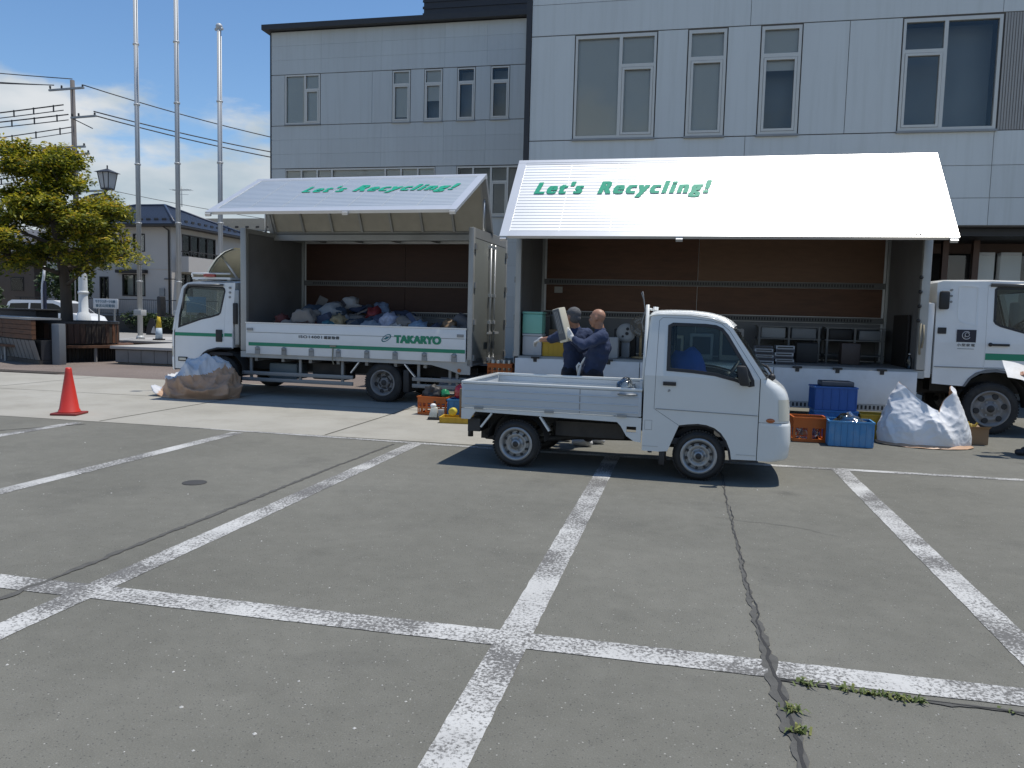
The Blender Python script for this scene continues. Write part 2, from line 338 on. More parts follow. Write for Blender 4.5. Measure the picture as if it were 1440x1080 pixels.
#SPLIT1
# ---------------------------------------------------------------- ground
def sheet(name, m, parent, x0, x1, y0, y1, z, nx=1, ny=1, fn=None):
    b = MB(); b.grid(nx, ny, lambda u, v: (x0 + (x1 - x0) * u, y0 + (y1 - y0) * v, z), smooth=False)
    return b.build(name, m, parent)
def ground():
    g = struct(sheet('parking_ground', ASPH, None, -900, 900, -60, 1500, 0))
    def line(pts, name='parking_line'):
        # worn painted strip following a straight run, slightly uneven edges
        (x0, y0), (x1, y1), w = pts; d = Vector((x1 - x0, y1 - y0, 0)); L = d.length; d.normalize(); n = Vector((-d.y, d.x, 0)); k = max(4, int(L / .06))
        b = MB(); V = []
        for i in range(k + 1):
            p = Vector((x0, y0, 0)) + d * L * i / k
            for sg in (-1, 1):
                V.append(p + n * sg * (w / 2 + .006 * fbm((p.x * 9, p.y * 9, sg * 5), 1, 3)) + Vector((0, 0, .003 + (.0008 if abs(d.x) > .5 else 0))))
        b.add(V, [(2 * i, 2 * i + 2, 2 * i + 3, 2 * i + 1) for i in range(k)]); return b.build(name, PAINT, g)
    for x in (-8.22, -5.74, -3.26, -.785, 1.74, 4.24): line(((x, -1.6 if x > -5 else 3.9), (x + (.02 if x > 0 else 0), 9.26), .175))
    line(((-14, 3.68), (14, 3.80), .19))
    line(((-14.5, 9.62), (-7.9, 9.50), .10)); line(((-7.9, 9.50), (-1.7, 9.23), .10)); line(((-1.7, 9.23), (16, 9.62), .12))
    crk = mat('crack_seal', (.035, .035, .035), .9, var=.4, scale=20, bump=.5, bscale=80)
    def crack(pts, w, seed, jag=.02, m=None, dz=0):
        b = MB(); V = []; n = 0
        for (x0, y0, w0), (x1, y1, w1) in zip(pts[:-1], pts[1:]):
            k = max(3, int(math.hypot(x1 - x0, y1 - y0) / .035))
            for i in range(k):
                t = i / k; x = x0 + (x1 - x0) * t; y = y0 + (y1 - y0) * t; ww = (w0 + (w1 - w0) * t)
                d = Vector((x1 - x0, y1 - y0)).normalized(); nn = (-d.y, d.x)
                o = jag * fbm((x * 6, y * 6, seed), 1, 4)
                a = ww * (.5 + .55 * fbm((x * 14, y * 14, seed + 3), 1, 3)); c = ww * (.5 + .55 * fbm((x * 14, y * 14, seed + 9), 1, 3))
                V += [(x + nn[0] * (o + a), y + nn[1] * (o + a), .0048 + dz), (x + nn[0] * (o - c), y + nn[1] * (o - c), .0048 + dz)]; n += 1
        b.add(V, [(2 * i, 2 * i + 2, 2 * i + 3, 2 * i + 1) for i in range(n - 1)]); return b.build('crack', m or crk, g)
    stain = mat('crack_stain', (.088, .087, .080), .95, var=.35, scale=18, bump=.5, bscale=90)
    ck = [(.43, 8.9, .012), (.43, 7.0, .018), (.43, 5.2, .026), (.445, 4.3, .05), (.46, 3.7, .075), (.475, 3.3, .085), (.50, 2.6, .07), (.55, 1.5, .05)]
    crack([(x, y, w * .75) for x, y, w in ck], 1, 1, .012, stain, 0); crack([(x + .008, y, max(.007, w * .2)) for x, y, w in ck], 1, 14, .022, crk, .0015)
    c2 = [(.48, 3.63, .018), (.9, 3.60, .02), (1.5, 3.58, .03), (3.2, 3.5, .025)]
    crack(c2, 1, 2, .012, stain, .0002); crack([(x, y, .008) for x, y, w in c2], 1, 21, .012, crk, .0017)
    crack([(-3.62, 3.3, .045), (-3.58, 5.5, .04), (-3.55, 7.5, .036), (-3.5, 9.15, .03)], 1, 5, .006, stain, 0)
    crack([(-9.4, 6.9, .02), (-8.0, 9.2, .03)], 1, 6, .01, stain, 0); crack([(.3, 6.62, .005), (.9, 6.5, .006), (1.3, 6.25, .003)], 1, 8, .03, stain, .0004)
    b = MB(); b.lathe([(0, .11), (.002, .108), (.0021, .0001)], (-4.42, 6.4, .004), 'z', 20, False); b.build('drain_cover', mat('cast_iron', (.05, .048, .045), .7, var=.3), g)
    # concrete apron with its joints
    c = struct(sheet('concrete_apron', CONC, None, -60, -1.75, 9.42, 15.55, .004))
    joint = mat('joint_filler', (.09, .085, .07), .9, var=.3, scale=30)
    for x in (-13.2, -8.05, -4.6): sheet('expansion_joint', joint, c, x, x + .022, 9.46, 15.5, .008)
    sheet('expansion_joint', joint, c, -60, -1.8, 12.5, 12.518, .0085)
    b = MB()
    for i in range(30): b.box(-17.4 + i * .1, -17.34 + i * .1, 15.62, 15.98, .010, .022)
    b.box(-17.45, -14.38, 15.58, 15.62, .009, .024); b.box(-17.45, -14.38, 15.98, 16.02, .009, .024)
    struct(tag(b.build('drain_grate', mat('rusty_grate', (.075, .065, .055), .8, var=.3)), 'long dark steel drain grate set in the pale paving', 'drain'))
    p = struct(sheet('brick_pavement', PAVE, None, -60, -5.5, 15.55, 27, .005))
    rd = struct(sheet('road', mat('pale_road', (.27, .26, .24), .9, var=.15, scale=2), None, -200, -11.5, 27, 44.0, .006))
    # loose pale chips on the asphalt and weeds in the crack
    r = random.Random(3); b = MB()
    for i in range(150):
        y = 1.9 + 7 * r.random() ** 1.6; x = -.22 * y + (r.random() - .5) * (1.5 * y + 1); s = .004 + .008 * r.random() ** 3; t = r.random() * 6.28
        ca, sa = math.cos(t) * s, math.sin(t) * s
        b.add([(x + ca, y + sa, .001), (x - sa, y + ca * .8, .001), (x - ca * .9, y - sa, .001), (x + sa * .7, y - ca, .001), (x, y, s * .7)], [(0, 1, 4), (1, 2, 4), (2, 3, 4), (3, 0, 4)])
    struct(tag(b.build('gravel', mat('pale_chips', (.5, .49, .46), .9, var=.3, scale=3)), 'loose pale stone chips scattered on the asphalt', 'gravel'), 'stuff')
    b = MB()
    spots = [(.50, 3.34, .038, 30), (.51, 3.16, .036, 28), (.60, 3.61, .036, 22), (.76, 3.60, .032, 16)] + [(.83 + .045 * i, 3.595 - .004 * i, .030, 15) for i in range(6)] + [(1.6, 3.575, .018, 8), (2.05, 3.55, .02, 8), (1.42, 3.58, .018, 5)]
    for (x, y, h, n) in spots:
        for i in range(n):
            t = r.random() * 6.28; L = h * (.5 + r.random()); w = .0035 + .003 * r.random(); bx, by = x + r.gauss(0, .022), y + r.gauss(0, .012)
            dx, dy = math.cos(t), math.sin(t); lean = .3 + .9 * r.random()
            p = [(bx, by, .002), (bx + dx * L * lean * .5, by + dy * L * lean * .5, L * .55), (bx + dx * L * lean, by + dy * L * lean, L * (.75 - .5 * lean + .1))]
            nx, ny = -dy * w, dx * w
            b.mi = 1 if r.random() < .3 else 0
            b.add([(p[0][0] - nx, p[0][1] - ny, p[0][2]), (p[0][0] + nx, p[0][1] + ny, p[0][2]), (p[1][0] + nx, p[1][1] + ny, p[1][2]), (p[1][0] - nx, p[1][1] - ny, p[1][2]), p[2]], [(0, 1, 2, 3), (3, 2, 4)])
    struct(tag(b.build('weeds', [mat('weed_green', (.11, .145, .04), .8, var=.3, scale=40), mat('weed_yellow', (.20, .21, .06), .8, var=.3, scale=40)]), 'small green weeds growing out of the dark crack in the asphalt', 'weeds'), 'stuff')
ground()

# ---------------------------------------------------------------- buildings
PANEL = mat('facade_panel', (.64, .66, .635), .5, var=.03, scale=.7, dirt=(.50, .50, .48), damt=.3, dscale=.5, stretch=(1, 1, .35), objvar=.03, streak=.22)
PANEL2 = mat('facade_panel_grey', (.54, .57, .555), .5, var=.03, scale=.7, dirt=(.44, .44, .43), damt=.3, dscale=.5, stretch=(1, 1, .35), objvar=.03, streak=.2)
SEAM = mat('facade_joint', (.14, .13, .12), .9, var=.2)
WFRAME = mat('window_frame_grey', (.60, .585, .53), .45, metal=.2, var=.06)
DKTRIM = mat('dark_trim', (.03, .031, .034), .5, var=.15)
ROOMD = mat('dim_room', (.26, .28, .29), .9, var=.3, scale=.6)
BLIND = mat('roller_blind', (.70, .69, .64), .9, var=.06, scale=1.2)
WGL = glass('facade_glass', (.96, .975, .97), 1.0, .03, .0)
def facade_window(T, x0, x1, z0, z1, y, cells, blind=None, fr=.045):
    """cells: list of (x0,x1,z0,z1,sash?) -> window part with frame, pane, sash children"""
    b = MB(); b.plate([(x0, z0), (x1, z0), (x1, z1), (x0, z1)], [[(c[0], c[2]), (c[1], c[2]), (c[1], c[3]), (c[0], c[3])] for c in cells], y - .012, y + .09)
    w = b.build('window', WFRAME, T)
    b = MB(); b.box(x0 - .03, x1 + .03, y - .05, y + .02, z0 - .045, z0 - .004); b.build('sill', DKTRIM if False else GREYST, w)
    for c in cells:
        a = (c[0], c[1], c[2], c[3])
        if c[4]:
            s = .055; b = MB(); b.plate([(a[0] + .006, a[2] + .006), (a[1] - .006, a[2] + .006), (a[1] - .006, a[3] - .006), (a[0] + .006, a[3] - .006)],
                [[(a[0] + s, a[2] + s), (a[1] - s, a[2] + s), (a[1] - s, a[3] - s), (a[0] + s, a[3] - s)]], y - .02, y + .05); b.build('sash', WFRAME, w)
            a = (a[0] + s, a[1] - s, a[2] + s, a[3] - s)
        b = MB(); b.box(a[0] + .002, a[1] - .002, y + .035, y + .041, a[2] + .002, a[3] - .002); b.build('pane', WGL, w)
    bl = z1 - (z1 - z0) * (blind if blind is not None else 0)
    if blind: b = MB(); b.box(x0 + .012, x1 - .012, y + .095, y + .099, bl, z1 - .012); b.build('blind', BLIND, w)
    b = MB(); b.box(x0, x1, y + .55, y + .56, z0, z1); b.build('room_back', ROOMD, w)
def panels(T, xs, zs, y, m, skip=(), gap=.0045, th=.03):
    for i in range(len(xs) - 1):
        for j in range(len(zs) - 1):
            cx, cz = (xs[i] + xs[i + 1]) / 2, (zs[j] + zs[j + 1]) / 2
            if any(a < cx < b and c < cz < d for a, b, c, d in skip): continue
            b = MB(); b.box(xs[i] + gap / 2, xs[i + 1] - gap / 2, y, y + th, zs[j] + gap / 2, zs[j + 1] - gap / 2); b.build('panel', m, T)
def right_building():
    T = thing('office_building', 'large pale grey panelled office building behind the wide open truck', 'building', (0, 17.5, 0))
    X0, X1 = -3.6, 22
    wins = [(-2.61, -.87, 5.56, 7.75), (-.2, .58, 5.56, 7.75), (1.28, 2.07, 5.56, 7.75), (4.0, 5.79, 5.56, 7.75), (8.2, 9.9, 5.56, 7.75), (11.5, 12.3, 5.56, 7.75)]
    b = MB(); b.plate([(X0, 3.66), (X1, 3.66), (X1, 12.6), (X0, 12.6)], [[(a, c), (bb, c), (bb, d), (a, d)] for a, bb, c, d in wins], .031, .25); b.build('wall', SEAM, T)
    b = MB(); b.box(X0, X1, .7, 14, 3.66, 12.5); b.build('upper_block', DKTRIM, T)
    big = .012
    panels(T, [X0, 1.04, 5.78, 10.5, 15.2, 20, 22], [3.68, 4.22, 4.86, 5.53], 0, PANEL, gap=.010)
    xs = [X0, -2.63, -.85, -.22, .60, 1.26, 2.09, 2.99, 3.98]
    panels(T, xs, [5.54, 7.78], 0, PANEL, [(w[0] - .1, w[1] + .1, 5, 8) for w in wins], gap=big)
    panels(T, [X0, 1.04, 5.78, 10.5, 15.2, 20, 22], [7.79, 8.45, 9.1, 9.75, 12.6], 0, PANEL, gap=.010)
    corr = mat('ribbed_beige_cladding', (.40, .385, .355), .6, var=.04)
    b = MB(); n = 44
    for i in range(n):
        x = 5.83 + i * .05; b.add([(x, .0, 5.54), (x + .03, 0, 5.54), (x + .036, .02, 5.54), (x + .05, .02, 5.54), (x, 0, 7.78), (x + .03, 0, 7.78), (x + .036, .02, 7.78), (x + .05, .02, 7.78)], [(0, 1, 5, 4), (1, 2, 6, 5), (2, 3, 7, 6)])
    b.build('ribbed_cladding', corr, T); panels(T, [8.05, 8.18], [5.54, 7.78], 0, PANEL); panels(T, [9.92, 11.48], [5.54, 7.78], 0, PANEL); panels(T, [12.32, 22], [5.54, 7.78], 0, PANEL)
    facade_window(T, -2.61, -.87, 5.56, 7.75, 0, [(-2.56, -1.66, 5.62, 7.68, 0), (-1.59, -.92, 7.12, 7.68, 0), (-1.59, -.92, 5.62, 7.05, 1)], .98)
    facade_window(T, -.2, .58, 5.56, 7.75, 0, [(-.14, .52, 7.20, 7.68, 0), (-.14, .52, 5.62, 7.12, 1)], .95)
    facade_window(T, 1.28, 2.07, 5.56, 7.75, 0, [(1.34, 2.01, 7.20, 7.68, 0), (1.34, 2.01, 5.62, 7.12, 1)], .4)
    facade_window(T, 4.0, 5.79, 5.56, 7.75, 0, [(4.05, 4.75, 7.15, 7.68, 0), (4.05, 4.75, 5.62, 7.08, 1), (4.82, 5.73, 5.62, 7.68, 0)], 0)
    facade_window(T, 8.2, 9.9, 5.56, 7.75, 0, [(8.25, 9.0, 5.62, 7.68, 0), (9.07, 9.85, 5.62, 7.68, 0)], 0)
    facade_window(T, 11.5, 12.3, 5.56, 7.75, 0, [(11.56, 12.24, 5.62, 7.68, 0)], 0)
    b = MB(); b.box(X0 - .12, X0 - .005, -.03, 14, 0, 12.7); b.build('corner_trim', DKTRIM, T)
    b = MB(); b.box(X0, X1, .3, 14, 3.5, 3.655); b.build('soffit', DKTRIM, T)
    low = mat('dark_entrance_wall', (.035, .035, .036), .6, var=.2)
    b = MB(); b.box(X0, X1, 3.0, 3.2, 0, 3.5); b.build('entrance_wall', low, T)
    b = MB(); b.box(X0 + .3, 4.9, .35, .6, 0, 3.5); b.build('ground_wall', PANEL2, T)
    wood = mat('brown_door_wood', (.10, .05, .03), .5, var=.2, scale=3, stretch=(5, 5, 1))
    for x in (5.35, 5.95):
        b = MB(); b.box(x, x + .12, 1.2, 1.35, 0, 3.5); b.build('mullion', wood, T)
    for x in (6.07, 6.59, 7.6, 9.2):
        b = MB(); b.box(x, x + .41, 1.5, 1.75, 0, 3.28); b.build('column', mat('white_column_panel', (.72, .74, .75), .5, var=.03), T, bev=.01)
    for x in (5.5, 6.5, 8.2): b = MB(); b.box(x, x + .95, 1.42, 1.43, .05, 3.2); b.build('glass_door', WGL, T)
    b = MB(); b.box(5, X1, 1.9, 1.95, 3.28, 3.5); b.build('transom', wood, T)
right_building()
def left_building():
    T = thing('office_wing', 'blue grey panelled building wing with dark flat roof edge behind left truck', 'building', (0, 30, 0))
    X0, X1 = -17.0, -6.3
    nar = [(-11.73, -11.0), (-10.4, -9.68), (-9.06, -8.36), (-7.72, -7.0)]
    wins = [(-16.38, -14.84, 9.23, 11.19)] + [(a, b, 9.2, 11.17) for a, b in nar] + [(-16.36, -9.93, 5.5, 7.43), (-9.03, -6.4, 5.5, 7.43)]
    b = MB(); b.plate([(X0, 0), (X1, 0), (X1, 12.9), (X0, 12.9)], [[(a, c), (bb, c), (bb, d), (a, d)] for a, bb, c, d in wins], .031, .25); b.build('wall', SEAM, T)
    b = MB(); b.box(X0, X0 + .2, .26, 12, 0, 12.88); b.build('side_wall', PANEL2, T)
    b = MB(); b.box(X0 + .2, X1, .9, 12, 0, 12.88); b.build('core', DKTRIM, T)
    xa = [X0, -14.8, -12.2, -9.6, -7.9, X1]
    panels(T, xa, [11.22, 11.78, 12.34, 12.9], 0, PANEL2)
    panels(T, [X0, -16.4, -14.82, -12.6, -11.75, -10.98, -10.42, -9.66, -9.08, -8.34, -7.74, -6.98, X1], [9.19, 11.2], 0, PANEL2, [(w[0] - .1, w[1] + .1, 9, 11.3) for w in wins[:5]], gap=.012)
    panels(T, xa, [7.47, 8.04, 8.61, 9.17], 0, PANEL2)
    panels(T, [X0, -16.38], [5.48, 7.45], 0, PANEL2); panels(T, [-9.91, -9.05], [5.48, 7.45], 0, PANEL2)
    panels(T, xa, [0, 1.2, 2.4, 3.6, 4.5, 5.46], 0, PANEL2)
    facade_window(T, -16.38, -14.84, 9.23, 11.19, 0, [(-16.32, -15.53, 9.29, 11.13, 0), (-15.46, -14.9, 10.62, 11.13, 0), (-15.46, -14.9, 9.29, 10.55, 1)], .97)
    for i, (a, c) in enumerate(nar): facade_window(T, a, c, 9.2, 11.17, 0, [(a + .05, c - .05, 10.68, 11.12, 0), (a + .05, c - .05, 9.26, 10.6, 1)], (.9, .6, 0, 0)[i])
    xs = [-16.36, -15.65, -14.95, -14.3, -12.0, -11.33, -10.63, -9.93]
    facade_window(T, -16.36, -9.93, 5.5, 7.43, 0, [(xs[i] + .035, xs[i + 1] - .035, 5.56, 7.37, 0) for i in range(7)], .3)
    facade_window(T, -9.03, -6.4, 5.5, 7.43, 0, [(-8.98, -8.4, 5.56, 7.37, 0), (-8.32, -7.68, 5.56, 7.37, 0), (-7.6, -7.02, 6.87, 7.37, 0), (-7.6, -7.02, 5.56, 6.8, 1), (-6.94, -6.45, 5.56, 7.37, 0)], 0)
    b = MB(); b.box(X0 - .28, X1, -.3, 12.3, 12.93, 13.13); b.build('roof_edge', DKTRIM, T)
    b = MB(); b.box(X0 - .05, X0 - .005, -.02, .28, 0, 12.9); b.build('corner_trim', DKTRIM, T)
    b = MB(); b.box(X1, X1 + .35, -.2, 12, 0, 13.6); b.build('dark_joint', DKTRIM, T)
    b = MB(); b.box(-10.9, X1 + .2, 1.2, 10, 13.14, 14.6)
    for z in (13.4, 13.66, 13.92, 14.18, 14.44): b.box(-10.94, X1 + .2, 1.17, 1.2, z, z + .1)
    b.box(-11.1, X1 + .2, .95, 10.2, 14.6, 14.75); b.build('roof_screen', mat('dark_louvre', (.035, .038, .045), .6, var=.15), T)
left_building()

def house():
    T = thing('house', 'beige two storey house with navy tiled hip roof and balcony', 'house', (-32.6, 45, 0))
    wall = mat('beige_render', (.50, .465, .425), .85, var=.04, scale=2, bump=.1); tile = mat('navy_roof_tile', (.028, .042, .075), .45, var=.2, scale=8)
    dk = mat('dark_brown_frame', (.028, .024, .022), .5, var=.1)
    fw = [(-2.82, -1.94, 5.24, 6.4), (-3.68, -1.96, 2.36, 3.78), (-5.4, -4.72, 2.0, 3.6)]
    b = MB(); b.plate([(-9.5, .3), (0, .3), (0, 6.9), (-9.5, 6.9)], [[(a, c), (bb, c), (bb, d), (a, d)] for a, bb, c, d in fw], 0, .2); b.build('front_wall', wall, T)
    sw = [(1.1, 4.85, 5.05, 6.5), (.9, 2.2, 2.2, 3.9)]
    b = MB(); b.plate([(.2, .3), (8.2, .3), (8.2, 6.9), (.2, 6.9)], [[(a, c), (bb, c), (bb, d), (a, d)] for a, bb, c, d in sw], -.2, 0)
    b.build('side_wall', wall, T, post=lambda x, y, z: (y, x, z))
    b = MB(); b.box(-9.5, -9.3, .2, 8.2, .3, 6.9); b.box(-9.3, -.2, 8.0, 8.2, .3, 6.9); b.box(-9.3, -.2, .25, 7.9, .3, .5); b.build('rear_wall', wall, T)
    for i, (a, c, d, e) in enumerate(fw):
        b = MB(); b.plate([(a, d), (c, d), (c, e), (a, e)], [[(a + .07, d + .07), ((a + c) / 2 - .03, d + .07), ((a + c) / 2 - .03, e - .07), (a + .07, e - .07)], [((a + c) / 2 + .03, d + .07), (c - .07, d + .07), (c - .07, e - .07), ((a + c) / 2 + .03, e - .07)]], -.03, .1)
        w = b.build('window', dk, T); b = MB(); b.box(a + .05, c - .05, .04, .05, d + .05, e - .05); b.build('pane', WGL, w); b = MB(); b.box(a, c, .5, .51, d, e); b.build('curtain', ROOMD if i != 1 else BLIND, w)
    for i, (a, c, d, e) in enumerate(sw):
        n = 4 if i == 0 else 2; st = (c - a) / n
        b = MB(); b.plate([(a, d), (c, d), (c, e), (a, e)], [[(a + st * k + .06, d + .06), (a + st * (k + 1) - .06, d + .06), (a + st * (k + 1) - .06, e - .06), (a + st * k + .06, e - .06)] for k in range(n)], -.1, .03)
        w = b.build('window', dk, T, post=lambda x, y, z: (y, x, z)); b = MB(); b.box(-.06, -.05, a + .05, c - .05, d + .05, e - .05); b.build('pane', WGL, w)
        b = MB(); b.box(-.45, -.44, a + .3, c - .8, d, e); b.build('curtain', BLIND, w)
    b = MB(); b.box(-3.95, -1.75, -.35, 0, 3.85, 4.05); b.build('canopy', dk, T)
    b = MB(); b.box(-9.52, .02, -.03, -.002, 4.12, 4.17); b.build('belt_course', dk if False else wall, T)
    # roof: hip with courses of tile
    x0, x1, y0, y1, ze, zr = -10.3, .75, -.75, 8.95, 6.95, 8.75; ym = (y0 + y1) / 2; ra, rb = x0 + 4.5, x1 - 4.2
    def slope(A, B, Cc, D, n, nm):
        b = MB(); A, B, Cc, D = map(Vector, (A, B, Cc, D))
        for i in range(n):
            t, t2 = i / n, (i + 1) / n; up = Vector((0, 0, .05))
            p = [A.lerp(D, t), B.lerp(Cc, t), B.lerp(Cc, t2), A.lerp(D, t2)]; b.add([p[0] + up, p[1] + up, p[2] + Vector((0, 0, .01)), p[3] + Vector((0, 0, .01)), p[0], p[1]], [(0, 1, 2, 3), (0, 4, 5, 1)])
        return b.build(nm, tile, T)
    slope((x0, y0, ze), (x1, y0, ze), (rb, ym, zr), (ra, ym, zr), 16, 'roof'); slope((x1, y0, ze), (x1, y1, ze), (rb, ym, zr), (rb, ym, zr), 16, 'roof'); slope((x0, y1, ze), (x0, y0, ze), (ra, ym, zr), (ra, ym, zr), 16, 'roof'); slope((x1, y1, ze), (x0, y1, ze), (ra, ym, zr), (rb, ym, zr), 16, 'roof')
    b = MB(); b.tube([(x1, y0, ze + .08), (rb, ym, zr + .06), (ra, ym, zr + .06), (x0, y0, ze + .08)], .09, 8); b.tube([(x1, y1, ze + .08), (rb, ym, zr + .06)], .09, 8); b.build('ridge_cap', tile, T)
    b = MB()
    for i in range(26): # snow guards
        if i < 16: x = x0 + 1.5 + i * .58; y, z = y0 + .75, ze + .32; b.box(x, x + .3, y, y + .06, z, z + .13)
        else: y = y0 + 1.3 + (i - 16) * .72; x, z = x1 - .68, ze + .32; b.box(x, x + .06, y, y + .3, z, z + .13)
    struct(b.build('snow_guards', dk, T), 'stuff')
    b = MB(); b.box(x0, x1, y0, y1, ze - .12, ze - .02); b.build('eave', dk, T)
    b = MB(); b.tube([(-.35, -.5, 6.9), (-.12, -.1, 6.6), (-.12, -.08, .3)], .06, 8); b.tube([(-.5, -.08, 3.5), (1.0, -.08, 3.5)], .03, 6); b.build('downpipe', dk, T)
    b = MB(); b.box(.003, .9, .5, 5.2, 4.0, 5.0); b.build('balcony', wall, T); b = MB(); b.box(.86, .92, .5, 5.2, 5.30, 5.36); b.box(.0, .9, .5, .56, 5.3, 5.36)
    for i in range(10): b.box(.87, .91, .5 + i * .515, .56 + i * .515, 5.0, 5.3)
    b.build('balcony_rail', dk, T)
    b = MB(); b.box(-.85, -.5, -.12, -.004, 2.4, 2.9); b.build('meter_box', GREYST, T)
    a = thing('television_antenna', 'thin television antenna on the navy house roof', 'antenna', (-34.7, 49.1, 8.7))
    b = MB(); b.cyl((0, 0, 0), (0, 0, 1.4), .025, n=6); b.bar((-.75, 0, 1.15), (.75, 0, 1.15), .03)
    for i in range(7): b.bar((-.7 + i * .22, -.4, 1.15), (-.7 + i * .22, .4, 1.15), .018)
    b.bar((-.4, -.2, .85), (.4, .2, .85), .02); b.build('mast', GREYST, a)
    # house behind with pale brown roof
    H = thing('tile_roof_house', 'pale brown tiled roof of a house behind the navy roof', 'house', (-38.5, 62, 0))
    b = MB(); b.box(-6, 8, .6, 8, 0, 8.3); b.build('wall', mat('brown_wall', (.13, .10, .08), .8, var=.1), H)
    t2 = mat('brown_grey_tile', (.36, .335, .28), .7, var=.15, scale=5); b = MB()
    for i in range(10):
        y, z = -.2 + i * .42, 8.45 + i * .16; b.box(-6.8, 8.8, y, y + .44, z, z + .1)
    b.build('roof', t2, H); b = MB()
    for i in range(14): b.box(-5.5 + i, -5.2 + i, .6, .68, 8.8, 8.95)
    struct(b.build('snow_guards', dk, H), 'stuff')
    # brown house far left behind tree
    G = thing('brown_house', 'dim brown house wall at far left behind the maple', 'house', (-52, 48, 0))
    b = MB(); b.box(-6, 6, 0, 8, 0, 5.2); b.build('wall', mat('brown_siding', (.15, .115, .09), .8, var=.1, scale=2), G)
    b = MB(); b.add([(-6.8, -.8, 5.1), (6.8, -.8, 5.1), (6.8, 4, 7.4), (-6.8, 4, 7.4), (6.8, 8.8, 5.1), (-6.8, 8.8, 5.1)], [(0, 1, 2, 3), (3, 2, 4, 5), (0, 3, 5), (1, 4, 2), (0, 5, 4, 1)]); b.build('roof', mat('grey_roof', (.12, .12, .125), .6, var=.1), G)
    for x in (1.5, 4):
        b = MB(); b.box(x, x + 1.1, -.04, .01, 2.6, 3.6); w = b.build('window', dk, G); b = MB(); b.box(x + .07, x + 1.03, -.05, -.041, 2.67, 3.53); b.build('pane', WGL, w)
house()
# ---------------------------------------------------------------- vegetation
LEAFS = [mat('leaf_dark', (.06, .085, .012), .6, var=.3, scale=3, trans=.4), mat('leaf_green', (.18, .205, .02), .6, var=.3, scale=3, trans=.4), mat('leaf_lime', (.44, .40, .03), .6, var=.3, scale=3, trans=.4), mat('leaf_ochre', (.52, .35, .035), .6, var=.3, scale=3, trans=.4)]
BARK = mat('bark', (.075, .062, .05), .9, var=.3, scale=12, bump=.6, bscale=30, stretch=(1, 1, .3))
def leaf(b, p, s, r, flat=.5):
    a = Vector((r.gauss(0, 1), r.gauss(0, 1), r.gauss(0, flat))).normalized(); n = a.cross(Vector((r.gauss(0, flat), r.gauss(0, flat), 1))).normalized()
    q = a.cross(n); b.add([p - a * s, p + n * s * .5 - q * s * .12, p + a * s, p - n * s * .5 - q * s * .12], [(0, 1, 2, 3)])
def maple():
    T = thing('maple_tree', 'layered maple tree with yellow tipped foliage in the round planter', 'tree', (-18.25, 20.2, .9))
    T.scale = (1.04, 1.04, 1.27)
    r = random.Random(11); b = MB()
    def branch(p, d, L, rad, depth, tips):
        pts = [p.copy()]; q = p.copy(); n = 5
        for i in range(n):
            d = (d + Vector((r.gauss(0, .12), r.gauss(0, .12), r.gauss(.02, .07)))).normalized(); q = q + d * L / n; pts.append(q.copy())
        b.tube(pts, [rad * (1 - .6 * i / n) for i in range(n + 1)], 7)
        if depth == 0: tips.append((pts[-1], d)); tips.append((pts[-3], d)); return
        for k in range(3 if depth > 1 else 4):
            i = r.choice((2, 3, 4, 5)); a = r.random() * 6.28
            nd = (d * .7 + Vector((math.cos(a), math.sin(a), r.uniform(-.15, .45))) * .9).normalized(); branch(pts[i], nd, L * r.uniform(.5, .68), rad * .5, depth - 1, tips)
    tips = []
    trunk = [Vector((0, 0, -.55)), Vector((.02, 0, .4)), Vector((-.03, .02, 1.1)), Vector((-.15, 0, 1.8)), Vector((-.45, .02, 2.8)), Vector((-.8, 0, 3.9))]
    b.tube(trunk, [.21, .16, .14, .12, .08, .03], 10)
    for i in range(23):
        t = .20 + .80 * i / 22; k = t * (len(trunk) - 1); j = min(int(k), 4); p = trunk[j].lerp(trunk[j + 1], k - j); a = i * 2.4 + r.random() * .5
        if p.z < .95: continue
        L = (1.75 - .40 * max(0, p.z - 1.2)) * r.uniform(.8, 1.12)
        branch(p, Vector((math.cos(a), math.sin(a), .22)).normalized(), L, .055, 1, tips)
    b.build('trunk', BARK, T)
    c = MB(); 
    for (p, d) in tips + [(trunk[-1], Vector((0, 0, 1))), (trunk[-2], Vector((0, 0, 1)))]:
        for q in range(3):
            ctr = p + Vector((r.gauss(0, .20), r.gauss(0, .20), r.gauss(0, .08)))
            rad = r.uniform(.20, .46)
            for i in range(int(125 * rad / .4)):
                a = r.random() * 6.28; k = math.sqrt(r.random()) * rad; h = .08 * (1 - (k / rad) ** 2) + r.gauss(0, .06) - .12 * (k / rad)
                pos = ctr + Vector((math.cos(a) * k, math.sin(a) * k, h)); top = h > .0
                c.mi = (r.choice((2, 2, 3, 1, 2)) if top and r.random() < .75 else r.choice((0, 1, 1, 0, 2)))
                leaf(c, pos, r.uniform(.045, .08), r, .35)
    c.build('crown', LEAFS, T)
maple()
